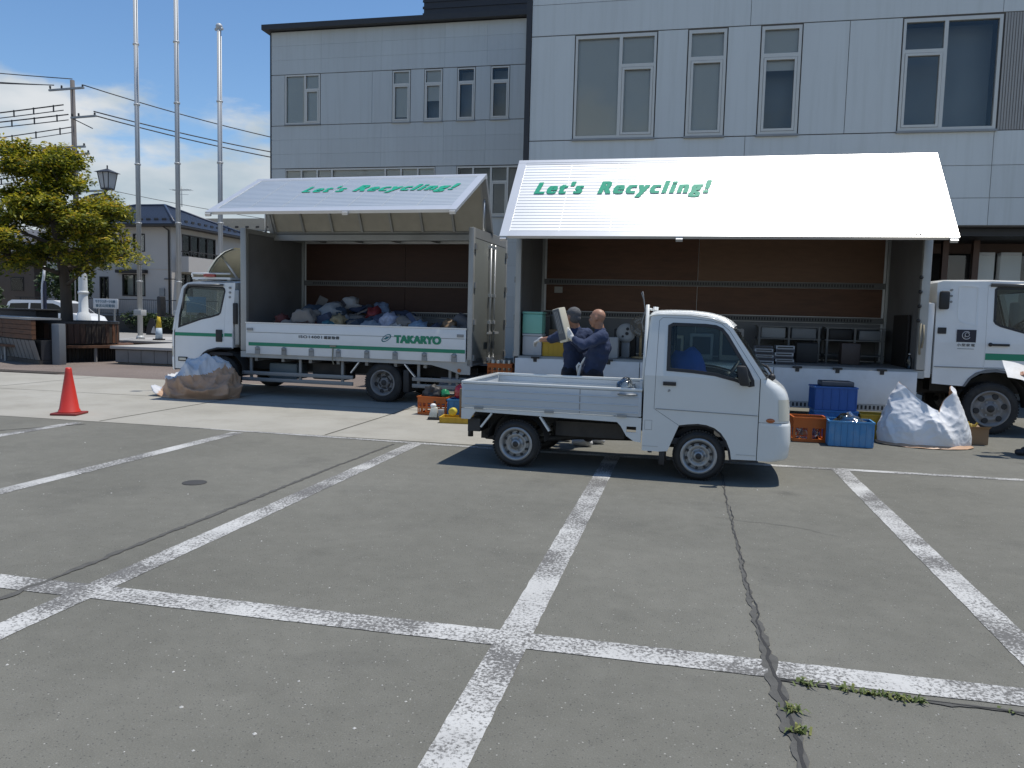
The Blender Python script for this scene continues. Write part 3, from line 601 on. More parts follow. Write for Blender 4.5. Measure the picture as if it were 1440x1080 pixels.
def bush(name, label, loc, rx, ry, rz, n, s, mats, seed, cat='bush', trunk=0, group=None):
    T = thing(name, label, cat, loc, 0, group); r = random.Random(seed); b = MB(); z0 = trunk
    b.tube([(0, 0, 0), (.03, .02, z0 + rz * .6)], [.05 + .06 * (trunk > 0), .03], 7)
    for i in range(6): a = i * 1.05; b.tube([(0, 0, z0 + rz * .15), (math.cos(a) * rx * .5, math.sin(a) * ry * .5, z0 + rz * .9)], [.035, .012], 5)
    b.build('trunk', BARK, T); c = MB(); lob = [(r.gauss(0, .45) * rx, r.gauss(0, .45) * ry, z0 + rz * (.5 + 1.0 * r.random()), r.uniform(.35, .6)) for _ in range(11)]
    for i in range(n):
        l = r.choice(lob); d = Vector((r.gauss(0, 1), r.gauss(0, 1), r.gauss(0, 1))).normalized(); k = l[3] * (.75 + .3 * r.random())
        p = Vector((l[0] + d.x * k * rx, l[1] + d.y * k * ry, max(.05, l[2] + d.z * k * rz * .9))); c.mi = r.choice((0, 0, 1, 1, 2)) if d.z > 0 else r.choice((0, 0, 1))
        leaf(c, p, s * r.uniform(.6, 1.2), r, .8)
    c.build('crown', mats, T)
GL = [mat('shrub_dark', (.022, .042, .014), .7, var=.3, scale=3), mat('shrub_green', (.045, .08, .02), .7, var=.3, scale=3), mat('shrub_light', (.09, .13, .03), .7, var=.3, scale=3)]
bush('shrub', 'rounded light green shrub at the left frame edge behind the low wall', (-27.2, 25.6, 0), 1.2, 1.0, .9, 2600, .09, GL, 1)
bush('tree', 'dark evergreen tree behind the white van, left of the maple trunk', (-41.5, 38, 0), 2.3, 2.0, 2.0, 5200, .16, GL, 2, 'tree', 1.0)
bush('tree', 'dark leafy tree between the white lamp post and the beige house', (-37.0, 41.5, 0), 1.5, 1.2, 1.7, 4200, .14, GL, 3, 'tree', 1.2)
bush('tree', 'tall dark tree at the far left edge beyond the parked van', (-49, 42, 0), 3.0, 2.4, 2.2, 5200, .18, GL, 4, 'tree', 1.5)
bush('shrub', 'low dark green shrub at the foot of the beige house fence', (-33.6, 43.8, 0), 1.6, .5, .75, 2000, .09, GL, 6)
bush('shrub', 'low grassy shrub under the house fence, seen through the truck cab', (-30.2, 43.6, 0), 1.7, .5, .7, 2000, .09, GL, 7)

# ---------------------------------------------------------------- left background
def background():
    stone = mat('grey_precast', (.20, .20, .195), .85, var=.12, dirt=(.10, .10, .09), damt=.5, bump=.2); woodb = mat('weathered_brown_wood', (.13, .062, .032), .8, var=.35, scale=5, stretch=(1, 1, 4), dirt=(.035, .025, .02), damt=.7, dscale=3)
    # low wall with slanted slabs, axis runs from post back to the left
    A = Vector((-16.85, 18.3, 0)); B = Vector((-24.8, 22.4, 0)); d = (B - A).normalized(); L = (B - A).length; ang = math.atan2(d.y, d.x)
    T = thing('low_wall', 'low boundary wall of slanted grey slabs under brown boards', 'wall', A, ang)
    b = MB(); b.box(0, L, -.05, .45, 0, .12); b.build('plinth', DARKST, T); b = MB(); b.box(0, L, -.1, .4, .13, .66); b.build('core', DKTRIM, T)
    n = int(L / .3)
    for i in range(n):
        b = MB(); x = i * .3; b.add([(x + .02, .02 + .4, .13), (x + .27, .42, .13), (x + .21, .58, .66), (x - .04, .58, .66), (x + .02, .47, .13), (x + .27, .47, .13), (x + .21, .63, .66), (x - .04, .63, .66)], [(0, 1, 2, 3), (7, 6, 5, 4), (0, 4, 5, 1), (1, 5, 6, 2), (2, 6, 7, 3), (3, 7, 4, 0)]); b.build('slab', stone, T)
    for j in range(4):
        for k in range(4): b = MB(); b.box(k * L / 4 + .01, (k + 1) * L / 4 - .01, .52, .62 + .01 * (j % 2), .69 + j * .13, .81 + j * .13); b.build('board', woodb, T)
    b = MB(); b.box(0, L, -.12, .66, 1.22, 1.27); b.build('coping', GREYST, T)
    b = MB(); b.box(-.12, .12, -.12, .12, 0, 1.12); tag(b.build('post', mat('blue_grey_steel_post', (.16, .18, .20), .5, var=.1), None, bev=.01, loc=(-16.72, 18.22, 0)), 'blue grey square post between low wall and round planter', 'post')
    # round planter clad in wooden staves
    P = thing('round_planter', 'round tree planter clad in rust brown wooden staves', 'planter', (-18.25, 20.25, 0)); rad = 1.35
    b = MB(); b.lathe([(0, rad - .07), (1.1, rad - .06), (1.1, rad - .2), (.95, .001)], (0, 0, 0), 'z', 40, False); b.build('drum', DKTRIM, P)
    ns = 56
    st = [mat('stave_rust', (.13, .055, .026), .8, var=.3, scale=6, stretch=(1, 1, .2)), mat('stave_dark', (.035, .026, .02), .8, var=.3, scale=6, stretch=(1, 1, .2)), mat('stave_brown', (.065, .037, .024), .8, var=.3, scale=6, stretch=(1, 1, .2))]
    r = random.Random(5); w = math.pi * rad / ns * .93
    for i in range(ns):
        a = 2 * math.pi * i / ns; q = rad + r.uniform(-.006, .01); b = MB()
        b.obox((math.cos(a) * q, math.sin(a) * q, .83), (-math.sin(a) * w, math.cos(a) * w, 0), (math.cos(a) * .03, math.sin(a) * .03, 0), (0, 0, .3 + r.uniform(-.006, .006))); b.build('stave', st[r.choice((0, 1, 1, 2, 2))], P)
    b = MB(); b.lathe([(1.1, rad - .1), (1.16, rad - .1), (1.17, rad + .05), (1.1, rad + .05)], (0, 0, 0), 'z', 48, False); b.build('rim', DKTRIM, P)
    s = MB(); s.lathe([(.42, rad + .02), (.48, rad + .02), (.49, rad + .44), (.42, rad + .44)], (0, 0, 0), 'z', 48, False); be = thing('round_bench', 'curved wooden bench ring around the tree planter', 'bench', (-18.25, 20.25, 0)); s.build('seat', woodb, be)
    for i in range(12):
        a = 2 * math.pi * i / 12 + .1; b = MB(); b.bar((math.cos(a) * (rad + .36), math.sin(a) * (rad + .36), 0), (math.cos(a) * (rad + .36), math.sin(a) * (rad + .36), .42), .06); b.build('leg', GREYST, be)
    b = MB()
    for i in range(90): a = 2 * math.pi * i / 90; b.bar((math.cos(a) * (rad + .06), math.sin(a) * (rad + .06), .02), (math.cos(a) * (rad + .06), math.sin(a) * (rad + .06), .41), .03)
    struct(b.build('lattice', DARKST, be), 'stuff')
    # dark hedge box at far left above the wall
    b = MB(); b.box(-1.9, 1.9, -.35, .35, 0, 1.42); b.box(-1.95, 1.95, -.4, .4, 1.42, 1.48); tag(b.build('planter_box', mat('black_planter', (.02, .02, .02), .8, var=.2), None, bev=.02, loc=(-22.8, 23.4, 0), rotz=ang), 'long black planter box behind the low wall', 'planter')
    # platform for flagpoles
    F = thing('flagpole_platform', 'low precast concrete platform carrying the flagpoles', 'platform', (-13.2, 24.0, 0))
    b = MB(); b.box(-2.55, 6, -4.7, 2.5, 0, .44); b.box(-6.2, -2.55, -1.2, 2.5, 0, .44); b.build('core', stone, F)
    for i in range(20): b = MB(); b.box(-2.56 + i * .42, -2.15 + i * .42, -4.79, -4.7, .06, .42); b.build('slab', stone, F, bev=.008, seg=1)
    b = MB(); b.box(-2.68, 6, -4.86, 2.6, .44, .52); b.box(-6.3, -2.68, -1.3, 2.6, .44, .52); b.build('top', mat('pale_concrete_top', (.42, .41, .39), .85, var=.1, dirt=(.25, .24, .2), damt=.3), F, bev=.01)
    fp = mat('flagpole_aluminium', (.50, .52, .53), .5, metal=.15, var=.05)
    for x, h, lab in ((-18.66, 13.2, 'leftmost silver flagpole with box collar near its foot'), (-17.11, 13.6, 'middle silver flagpole of the three'), (-15.5, 10.9, 'shortest silver flagpole with a round truck on top, nearest the grey building')):
        t = thing('flagpole', lab, 'flagpole', (x, 24, .52), 0, 'silver flagpoles on the platform')
        b = MB(); b.cyl((0, 0, 0), (0, 0, h - .52), .085, .07, 14); b.build('pole', fp, t)
        b = MB(); b.cyl((.09, -.02, .9), (.085, -.02, h - .8), .018, n=6); b.build('halyard_tube', fp, t)
        b = MB(); b.box(-.15, .15, -.15, .15, .82, 1.02); b.build('collar', fp, t, bev=.015); b = MB(); b.cyl((0, 0, 0), (0, 0, .12), .15, .11); b.build('base_flange', fp, t)
        for z in range(2, 13, 2):
            if z < h - 1: b = MB(); b.cyl((0, 0, z - .02), (0, 0, z + .03), .10); b.cyl((.05, -.02, z + .005), (.13, -.02, z + .005), .02); b.build('bracket', fp, t)
        b = MB(); b.ball((0, 0, h - .48), .11); b.cyl((-.14, 0, h - .56), (.14, 0, h - .56), .045); b.build('finial', fp, t)
    c = thing('warning_cone', 'small yellow and white cone on the flagpole platform beside the truck cab', 'cone', (-17.62, 23.6, .52))
    b = MB(); b.box(-.14, .14, -.14, .14, 0, .05); b.mi = 1; b.lathe([(.05, .12), (.42, .10)], (0, 0, 0), 'z', 14); b.mi = 2; b.lathe([(.42, .10), (.86, .045), (.87, .001)], (0, 0, 0), 'z', 14)
    b.build('cone', [BLACK, mat('pale_blue_wrap', (.45, .55, .65), .6, var=.2), mat('yellow_plastic', (.62, .45, .03), .5, var=.1)], c)
    # notice board
    s = thing('notice_board', 'white notice board on two posts with faded blue writing', 'sign', (-25.05, 30, 0))
    b = MB(); b.box(-.63, .63, -.02, .02, 1.53, 1.97); b.build('board', mat('white_board', (.62, .64, .64), .5, var=.05), s, bev=.006)
    for x in (-.4, .4): b = MB(); b.box(x - .03, x + .03, .021, .07, 0, 1.95); b.build('post', GREYST, s)
    tb = mat('faded_blue_print', (.07, .15, .20), .6, var=.3)
    text('lettering', 'サクラスポーツ公園', tb, s, (-.52, -.02, 1.78), (1, 0, 0), (0, 0, 1), 1.02, .13, bold=.04); text('lettering', '東北公民館前', tb, s, (-.5, -.02, 1.59), (1, 0, 0), (0, 0, 1), .98, .14, bold=.04)
    s = thing('blue_sign', 'light blue sign board seen through the left truck cab window', 'sign', (-19.87, 29.0, 0)); b = MB(); b.box(-.45, .45, -.02, .02, 1.47, 2.12); b.build('board', mat('light_blue_board', (.10, .33, .58), .4, var=.06), s, bev=.01)
    for x in (-.3, .3): b = MB(); b.cyl((x, .045, 0), (x, .045, 2.1), .025, n=8); b.build('post', GREYST, s)
    # lantern street lamp
    l = thing('lantern_lamp', 'lantern street lamp on a thick white post with flared foot behind the maple', 'lamp', (-26.5, 32, 0)); wpp = mat('white_post_paint', (.66, .68, .67), .5, var=.06); lz = lambda x, y, z: (x * .88, y * .88, (z - 6.1) * .95 + 7.10)
    b = MB(); b.lathe([(0, .34), (.9, .34), (1.3, .26), (1.35, .215), (2.2, .2), (4.6, .16), (6.6, .13), (6.62, .001)], (-1.45, 0, 0), 'z', 20); b.build('post', wpp, l); b = MB(); b.lathe([(2.2, .23), (2.32, .23)], (-1.45, 0, 0), 'z', 20); b.build('band', wpp, l)
    b = MB(); b.tube([(-1.45, 0, 6.3), (-1.3, 0, 6.65), (-.8, 0, 6.8), (-.2, 0, 6.85), (0, 0, 7.06)], .06, 10); b.build('arm', DKTRIM, l)
    b = MB(); b.add([(x * q, y * q, z) for z, q in ((6.1, .22), (6.82, .33)) for x, y in ((-1, -1), (1, -1), (1, 1), (-1, 1))], [(0, 1, 5, 4), (1, 2, 6, 5), (2, 3, 7, 6), (3, 0, 4, 7), (0, 3, 2, 1)]); b.build('lantern', mat('lantern_panel', (.80, .81, .80), .6, var=.06, trans=.6), l, post=lz)
    b = MB()
    for x, y in ((-1, -1), (1, -1), (1, 1), (-1, 1), (0, -1)): b.bar((x * .225, y * .225, 6.08), (x * .335, y * .335, 6.84), .035)
    b.box(-.24, .24, -.24, .24, 6.03, 6.1); b.add([(-.46, -.46, 6.84), (.46, -.46, 6.84), (.46, .46, 6.84), (-.46, .46, 6.84), (0, 0, 7.05)], [(0, 1, 4), (1, 2, 4), (2, 3, 4), (3, 0, 4), (3, 2, 1, 0)]); b.bar((0, 0, 7), (0, 0, 7.2), .05); b.build('lantern_frame', DKTRIM, l, post=lz)
    k = thing('curved_pole', 'white steel pole bent at its top in front of the van', 'pole', (-25.7, 27.2, 0)); b = MB(); b.tube([(0, 0, 0), (0, 0, 2.2), (.03, 0, 2.5), (.1, 0, 2.8), (.12, 0, 3.2)], .05, 8); b.build('shaft', mat('bright_white_paint', (.8, .81, .82), .35, var=.02), k)
    b = MB(); b.box(.05, .16, -.02, .05, .9, 2.6); b.build('dark_backing', mat('navy_board', (.015, .02, .05), .5), k)
    # minivan
    v = thing('minivan', 'white minivan parked behind the planter and maple trunk', 'van', (-34.6, 34, 0)); x = lambda q: q
    sideo = [(0, .35), (.0, .9), (.12, 1.25), (.28, 1.75), (.5, 1.86), (3.0, 1.88), (3.5, 1.75), (4.15, 1.25), (4.7, 1.1), (4.9, .85), (4.92, .4), (4.5, .3), (.4, .3)]
    hole = [(.32, 1.22), (.42, 1.68), (1.55, 1.72), (1.55, 1.22)]; hole2 = [(1.65, 1.22), (1.65, 1.72), (3.0, 1.72), (3.35, 1.62), (3.9, 1.22)]
    vw = mat('van_white', (.78, .79, .79), .3, var=.02, coat=.5); tum = lambda X, Y, Z: (X, .85 + (Y - .85) * (1 - max(0, Z - 1.1) * .18), Z)
    b = MB(); b.plate(sideo, [hole, hole2], 0, .04); b.build('side_panel', vw, v, cut=[((0, 0, 1.1), (0, 0, 1))], post=tum); b = MB(); b.plate(sideo, [hole, hole2], 1.66, 1.7); b.build('side_panel', vw, v, cut=[((0, 0, 1.1), (0, 0, 1))], post=tum)
    b = MB(); pr = sideo[1:11]
    for (xa, za), (xb, zb) in zip(pr[:-1], pr[1:]):
        b.mi = 1 if (xa, za) in ((3.5, 1.75), (.12, 1.25)) else 0; b.add([tum(xa, .02, za), tum(xa, 1.68, za), tum(xb, 1.68, zb), tum(xb, .02, zb)], [(0, 1, 2, 3)], True)
    b.build('shell', [vw, BLACK], v); b = MB(); b.plate(inset(hole, -.01), [], .015, .02); b.plate(inset(hole2, -.01), [], .015, .02); b.build('window', glass('privacy_glass', (.12, .13, .14), 1.0), v, post=tum)
    b = MB(); b.box(.3, 4.6, .1, 1.6, .35, .9); b.box(.5, 3.2, .3, 1.4, .9, 1.3); b.build('interior', SEATM, v)
    for wx in (.9, 3.9):
        for wy in (.02, 1.5): b = MB(); b.lathe([(0, .2), (0, .3), (.03, .33), (.15, .33), (.18, .3), (.18, .2)], (wx, wy, .33), 'y', 20); b.mi = 1; b.lathe([(.02, .2), (.03, .03)], (wx, wy, .33), 'y', 16); b.build('wheel', [RUBBER, RIM], v)
    # garden fence and wall of house
    f = thing('garden_fence', 'dark wire garden fence on a low block wall before the beige house', 'fence', (-44, 44.2, 0)); b = MB(); b.box(0, 16, 0, .2, 0, 1.05); b.build('block_wall', mat('dark_block', (.06, .06, .058), .9, var=.2), f)
    for i in range(11): b = MB(); b.bar((.4 + i * 1.5, .1, 1.05), (.4 + i * 1.5, .1, 2.15), .06); b.build('post', DKTRIM, f)
    b = MB(); b.bar((0, .1, 2.12), (16, .1, 2.12), .05); b.bar((0, .1, 1.2), (16, .1, 1.2), .04)
    for i in range(106): b.bar((.2 + i * .15, .1, 1.2), (.2 + i * .15, .1, 2.1), .012)
    struct(b.build('mesh', DKTRIM, f), 'stuff')
    b = MB(); b.plate([(-.35, 0), (.4, 0), (.32, .5), (.2, .95), (-.05, 1.0), (-.25, .6)], [], -.03, .03); b.mi = 1; b.plate([(0, .12), (.33, .1), (.22, .55), (.1, .4)], [], -.04, -.031)
    tag(b.build('leaning_board', [BLACK, mat('pale_print', (.5, .48, .46), .6)], None, loc=(-31.2, 41.1, 0.005)), 'black board with pale print standing by the garden fence', 'board')
    gl = thing('shop_banner', 'small blue and white banner seen through the maple leaves', 'banner', (-35.5, 40, 0)); b = MB(); b.cyl((0, .03, 0), (0, .03, 7), .04); b.build('pole', GREYST, gl); b = MB(); b.box(-.35, .35, -.02, .02, 6.3, 6.9); b.build('banner', mat('blue_banner', (.02, .08, .35), .6), gl); b = MB(); b.box(-.5, .5, -.02, .02, 5.6, 6.2); b.build('banner', mat('white_banner', (.7, .72, .75), .6), gl)
    # utility pole
    u = thing('utility_pole', 'grey concrete utility pole with crossarms and insulators', 'utility pole', (-44.0, 50, 0)); cc = mat('pole_concrete', (.12, .11, .105), .85, var=.15)
    b = MB(); b.cyl((0, 0, 0), (-.2, 0, 17.9), .24, .15, 14); b.build('pole', cc, u)
    for (z, xa, xb, yy) in ((17.2, -2.0, .95, -.22), (15.2, -.2, 1.9, -.2), (13.05, -3.3, 1.0, -.25), (12.65, -.2, .95, .2), (9.9, -.9, 2.6, -.25)):
        b = MB(); b.bar((xa, yy, z), (xb, yy, z + .08), .13); a = b.build('crossarm', GREYST, u)
        for xx in (xa + .1, (xa + xb) / 2 - .4, xb - .1): b = MB(); b.lathe([(0, .03), (.06, .08), (.1, .05), (.16, .08), (.22, .03)], (xx, yy, z + .1), 'z', 10); b.build('insulator', DARKST, a)
    b = MB(); b.bar((-.2, -.15, 15.2), (1.6, -.2, 14.4), .06); r = random.Random(9)
    for i in range(14): q = Vector((-.9 + r.gauss(0, .5), -.1 + r.gauss(0, .2), 11.2 + r.gauss(0, .35))); b.bar(q, q + Vector((r.gauss(0, .4), r.gauss(0, .2), r.gauss(0, .2))), .09)
    for i in range(6): b.bar((-.45, -.1, 3 + i * 1.5), (.25, -.1, 3 + i * 1.5), .03)
    struct(b.build('fittings', DARKST, u), 'stuff')
    def wire(lab, p, q, sag, rad, spacer=0):
        p, q = Vector(p), Vector(q); b = MB(); n = 22
        f = lambda t: p.lerp(q, t) - Vector((0, 0, sag * 4 * t * (1 - t))); b.tube([f(i / n) for i in range(n + 1)], rad, 5)
        if spacer:
            b.tube([f(i / n) - Vector((0, 0, .38)) for i in range(n + 1)], rad * .7, 4)
            for i in range(spacer): t = (i + .5) / spacer; a = f(t); b.bar(a + Vector((0, 0, .08)), a - Vector((0, 0, .42)), .07)
        tag(b.build('overhead_wire', mat('wire_black', (.03, .03, .032), .6)), lab, 'wire', 'overhead wires')
    wire('topmost thin overhead wire running from upper left past the pole', (-80, 44, 22.0), (-44.2, 50, 18.0), .5, .035)
    wire('second overhead wire from upper left to the top crossarm', (-80, 44, 20.7), (-45.6, 49.8, 17.55), .5, .035)
    wire('third overhead wire from upper left to the top crossarm', (-80, 43.5, 20.2), (-45.4, 49.6, 17.5), .6, .035)
    wire('upper of the bunched cables with spacers left of the pole', (-80, 47, 13.6), (-45, 50, 16.2), .3, .05, 22)
    wire('middle bunched cable with spacers left of the pole', (-80, 46, 12.9), (-44.6, 50, 15.5), .3, .05, 20)
    wire('lower bunched cable with spacers left of the pole', (-80, 48, 11.4), (-44.3, 50, 14.6), .3, .04, 18)
    wire('lowest bunched cable with spacers above the maple', (-80, 48, 8.6), (-44.8, 50, 11.5), .3, .05, 16)
    wire('topmost overhead wire descending from the pole behind the flagpoles', (-43.2, 49.8, 17.5), (-16, 74, 15.2), 1.2, .04)
    wire('second overhead wire descending from the pole behind the flagpoles', (-42.3, 49.8, 15.6), (-16, 74, 14.5), 1.0, .045)
    wire('third overhead wire descending from the pole behind the flagpoles', (-42.2, 49.8, 15.3), (-16, 74, 14.1), 1.1, .045)
    wire('thin low overhead wire crossing behind the beige house roof', (-41.5, 49.8, 10.1), (-14, 70, 8.2), .8, .02)
background()
# ---------------------------------------------------------------- vehicle pieces
def wheel(T, x, y, z, r, rim, width, m_rim, holes=10, hub=.06, near=True, dish=.03, hole_r=None):
    """axis along y, outer face at y if near else at y+width"""
    b = MB(); k = rim + .012
    prof = [(.012, k), (.004, k + .02), (.0, (k + r) / 2), (.012, r - .03), (.035, r - .008), (.06, r), (width - .06, r), (width - .035, r - .008), (width - .012, r - .03), (width, (k + r) / 2), (width - .004, k + .02), (width - .012, k)]
    b.lathe(prof, (x, y, z), 'y', 40, cap=False); n = 52
    for i in range(n):  # tread blocks
        a = 2 * math.pi * i / n; c, s = math.cos(a), math.sin(a)
        for yy in (.3, .7): b.obox((x + c * r, y + width * yy, z + s * r), (-s * r * .035, 0, c * r * .035), (0, width * .14, 0), (c * .006, 0, s * .006))
    w = b.build('wheel', RUBBER, T)
    sg = 1 if near else -1; y0 = y if near else y + width
    b = MB(); P = [(.006, k + .004), (-.004, rim + .004), (.002, rim - .012), (dish + .02, rim - .03), (dish + .03, rim * .80), (dish, rim * .70), (dish - .006, rim * .60), (dish + .012, rim * .48), (dish + .014, hub * 1.35), (dish - .012, hub), (dish - .03, hub * .9), (dish - .032, .001)]
    b.lathe([(sg * a, q) for a, q in P], (x, y0, z), 'y', 40, cap=False); ri = b.build('rim', m_rim, w)
    b = MB(); hr = hole_r or rim * .085
    for i in range(holes):
        a = 2 * math.pi * i / holes + .2; b.cyl((x + math.cos(a) * rim * .73, y0 + sg * (dish - .006), z + math.sin(a) * rim * .73), (x + math.cos(a) * rim * .73, y0 + sg * (dish + .05), z + math.sin(a) * rim * .73), hr, n=10)
    struct(b.build('vent_hole', BLACK, w), 'stuff')
    b = MB(); b.lathe([(sg * (dish - .034), .001), (sg * (dish - .034), hub * .62), (sg * (dish - .02), hub * .66)], (x, y0, z), 'y', 16, cap=False); b.build('hub_cap', DARKST, w); b = MB()
    for i in range(5 if rim < .2 else 6): a = 2 * math.pi * i / (5 if rim < .2 else 6); b.cyl((x + math.cos(a) * rim * .42, y0 + sg * (dish + .02), z + math.sin(a) * rim * .42), (x + math.cos(a) * rim * .42, y0 + sg * (dish - .014), z + math.sin(a) * rim * .42), rim * .06, n=6)
    struct(b.build('wheel_nut', GREYST, w), 'stuff')
    return w
def cab(T, D):
    """generic cab-over cab. D: dict of outlines in (x, z); local y 0 = camera side"""
    xf = D.get('xf'); W, belt, k, seam = D['W'], D['belt'], D['k'], D['seam']; P = D['paint']; tm = lambda z: max(0, z - belt) * k
    def tum(X, Y, Z): return (X, tm(Z) + Y * (W - 2 * tm(Z)) / W, Z)
    cut = [((0, 0, belt), (0, 0, 1))]; hole = D['hole']; ch = []
    body = MB(xf)
    for y0, y1 in ((0, .035), (W - .035, W)):
        b = MB(xf); b.plate(D['quarter'], [], y0, y1); b.build('side_panel', P, T, cut=cut, post=tum)
        b = MB(xf); b.plate(inset(D['door'], .0035), [hole], y0 + .001, y1 + .001); d = b.build('door', P, T, cut=cut, post=tum)
        b = MB(xf); b.plate(inset(hole, -.012), [inset(hole, .02)], y0 - .004 if y0 < 1 else y1 - .02, y0 + .02 if y0 < 1 else y1 + .004); b.build('window_seal', BLACK, d, cut=cut, post=tum)
        ym = y0 + .014; b = MB(xf); b.plate(inset(hole, .012), [], ym, ym + .004); b.build('window_pane', CARGL, d, cut=cut, post=tum)
        b = MB(xf); q = D['door']; b.plate(inset(q, -.02), [inset(hole, -.005)], y0 + .037 if y0 < 1 else y1 - .06, y0 + .05 if y0 < 1 else y1 - .037); b.build('door_trim', D.get('trim', SEATM), d, cut=cut, post=tum)
        if y0 < 1: ch.append(d)
    # nose
    def row(z, xf_, off=0):
        r = max(.01, min(D.get('corner', .14), xf_ - seam - .005)); pts = [(seam + .006, -off), (max(seam + .008, xf_ - r), -off)]
        for i in range(1, 7): a = math.pi / 2 * i / 6; pts.append((xf_ - r + (r + off) * math.sin(a), r - (r + off) * math.cos(a)))
        m = 8
        for i in range(1, m): t = i / m; pts.append((xf_ + off + .025 * (1 - (2 * t - 1) ** 2), r + (W - 2 * r) * t))
        pts += [(px, W - py) for px, py in reversed(pts[:8])]
        return [(px, tm(z) + py * (W - 2 * tm(z)) / W, z) for px, py in pts]
    def loft(rows, nm, m, off=0, a=None, e=None):
        b = MB(xf); R_ = [row(z, x, off)[a:e] for z, x in rows]; n = len(R_[0])
        b.add([p for q in R_ for p in q], [(i * n + j, i * n + j + 1, (i + 1) * n + j + 1, (i + 1) * n + j) for i in range(len(R_) - 1) for j in range(n - 1)], True); return b.build(nm, m, T)
    for nm, rows in D['nose']: loft(rows, nm, P)
    if 'light' in D: loft(D['light'], 'headlight', LAMPW, .004, 2, 8); loft(D['light'], 'headlight', LAMPW, .004, -8, -2)
    if 'grille' in D: loft(D['grille'], 'grille', BLACK, .004, 8, -8)
    zb0, xb0 = D['nose'][0][1][0]; b = MB(xf); b.box(seam - .05, xb0 - .03, .06, W - .06, zb0 + .012, zb0 + .03); b.build('light_block_plate', BLACK, T)  # added plate that blocks sunlight leaking down through the hollow nose
    # windscreen
    (bx, bz), (tx, tz) = D['screen']; cv = D.get('curve', .05)
    def ws(u, v, o=0):
        z = bz + (tz - bz) * u; q = 2 * v - 1; yy = tm(z) + v * (W - 2 * tm(z)); return (bx + (tx - bx) * u + cv * (1 - q * q) + o, yy, z + o * .4)
    b = MB(xf); b.grid(8, 14, lambda u, v: ws(.04 + u * .92, .035 + v * .93)); b.build('windscreen', CARGL, T)
    b = MB(xf)
    for u0, u1, v0, v1 in ((0, .05, 0, 1), (.95, 1, 0, 1), (0, 1, 0, .045), (0, 1, .955, 1)): b.grid(8, 14, lambda u, v: ws(u0 + (u1 - u0) * u, v0 + (v1 - v0) * v, -.003))
    b.build('screen_frame', BLACK, T)
    b = MB(xf); b.tube([ws(.02, .25, .03), ws(.12, .3, .035), ws(.16, .52, .03)], .011, 6); b.tube([ws(.02, .6, .03), ws(.1, .63, .035), ws(.14, .85, .03)], .011, 6); b.ball(ws(.0, .1, .03), .035); b.build('wiper', BLACK, T)
    # roof
    rp = D['roof']
    def rf(u, v):
        i = u * (len(rp) - 1); j = min(int(i), len(rp) - 2); x = rp[j][0] + (rp[j + 1][0] - rp[j][0]) * (i - j); z = rp[j][1] + (rp[j + 1][1] - rp[j][1]) * (i - j); q = 2 * v - 1
        ed = z - .035; return (x + (cv * (1 - q * q) * max(0, u - .5) * 2), tm(ed) + .001 + v * (W - 2 * tm(ed) - .002), z - .035 * abs(q) ** 7 + .012 * (1 - q * q))
    b = MB(xf); b.grid(18, 24, rf); b.grid(18, 24, lambda u, v: (lambda p: (p[0], p[1] * .98 + W * .01, p[2] - .03))(rf(u, v))); b.build('roof', P, T)
    # rear wall, floor and insides
    xr, z0, z1 = D['rear']; hh = D.get('rear_hole'); b = MB(xf)
    yy = lambda z: (tm(z) + .03, W - tm(z) - .03); zs = [z0, hh[0], hh[1], z1] if hh else [z0, z1]
    for za, zb in zip(zs[:-1], zs[1:]):
        segs = [(0, 1)] if not hh or za != hh[0] else [(0, .12), (.88, 1)]
        for s0, s1 in segs:
            A, B = yy(za), yy(zb); f = lambda Y, t: Y[0] + (Y[1] - Y[0]) * t
            b.add([(xr, f(A, s0), za), (xr, f(A, s1), za), (xr, f(B, s1), zb), (xr, f(B, s0), zb), (xr + .03, f(A, s0), za), (xr + .03, f(A, s1), za), (xr + .03, f(B, s1), zb), (xr + .03, f(B, s0), zb)], [(0, 1, 2, 3), (7, 6, 5, 4), (0, 4, 5, 1), (3, 2, 6, 7), (0, 3, 7, 4), (1, 5, 6, 2)])
    b.build('rear_wall', P, T)
    if hh: b = MB(xf); A = yy(hh[1]); b.box(xr + .01, xr + .016, A[0] + (A[1] - A[0]) * .11, A[0] + (A[1] - A[0]) * .89, hh[0], hh[1]); b.build('rear_pane', CARGL, T)
    fz = D['floor']; b = MB(xf); b.box(xr + .035, seam, .06, W - .06, fz - .06, fz); b.build('cab_floor', SEATM, T)
    sx, sz = D['seat']
    for yc in D.get('seats', (W * .27, W * .73)):
        b = MB(xf); b.box(sx, sx + .48, yc - .23, yc + .23, fz + .001, sz); b.build('seat', SEATM, T, bev=.03); b = MB(xf); b.obox((sx - .02, yc, sz + .28), (.05, 0, -.01), (0, .22, 0), (-.05, 0, .27)); s_ = b.build('seat_back', SEATM, T, bev=.03)
        b = MB(xf); b.box(sx - .12, sx - .03, yc - .12, yc + .12, sz + .58, sz + .76); b.build('headrest', SEATM, s_, bev=.03)
    dx, dz = D['dash']; b = MB(xf); b.plate([(dx, fz + .1), (seam, fz + .1), (bx - .02, bz - .02), (dx + .08, dz), (dx, dz - .06)], [], .07, W - .07); b.build('dashboard', mat('dash_grey', (.045, .046, .05), .7, var=.1), T)
    c = Vector(D['wheelc']); tilt = D.get('tilt', .9); n_ = 28; ax = Vector((-math.sin(tilt), 0, math.cos(tilt))); e1 = Vector((0, 1, 0)); e2 = ax.cross(e1); rr = D.get('wr', .19)
    b = MB(xf); b.tube([c + (e1 * math.cos(2 * math.pi * i / n_) + e2 * math.sin(2 * math.pi * i / n_)) * rr for i in range(n_ + 1)], .014, 8)
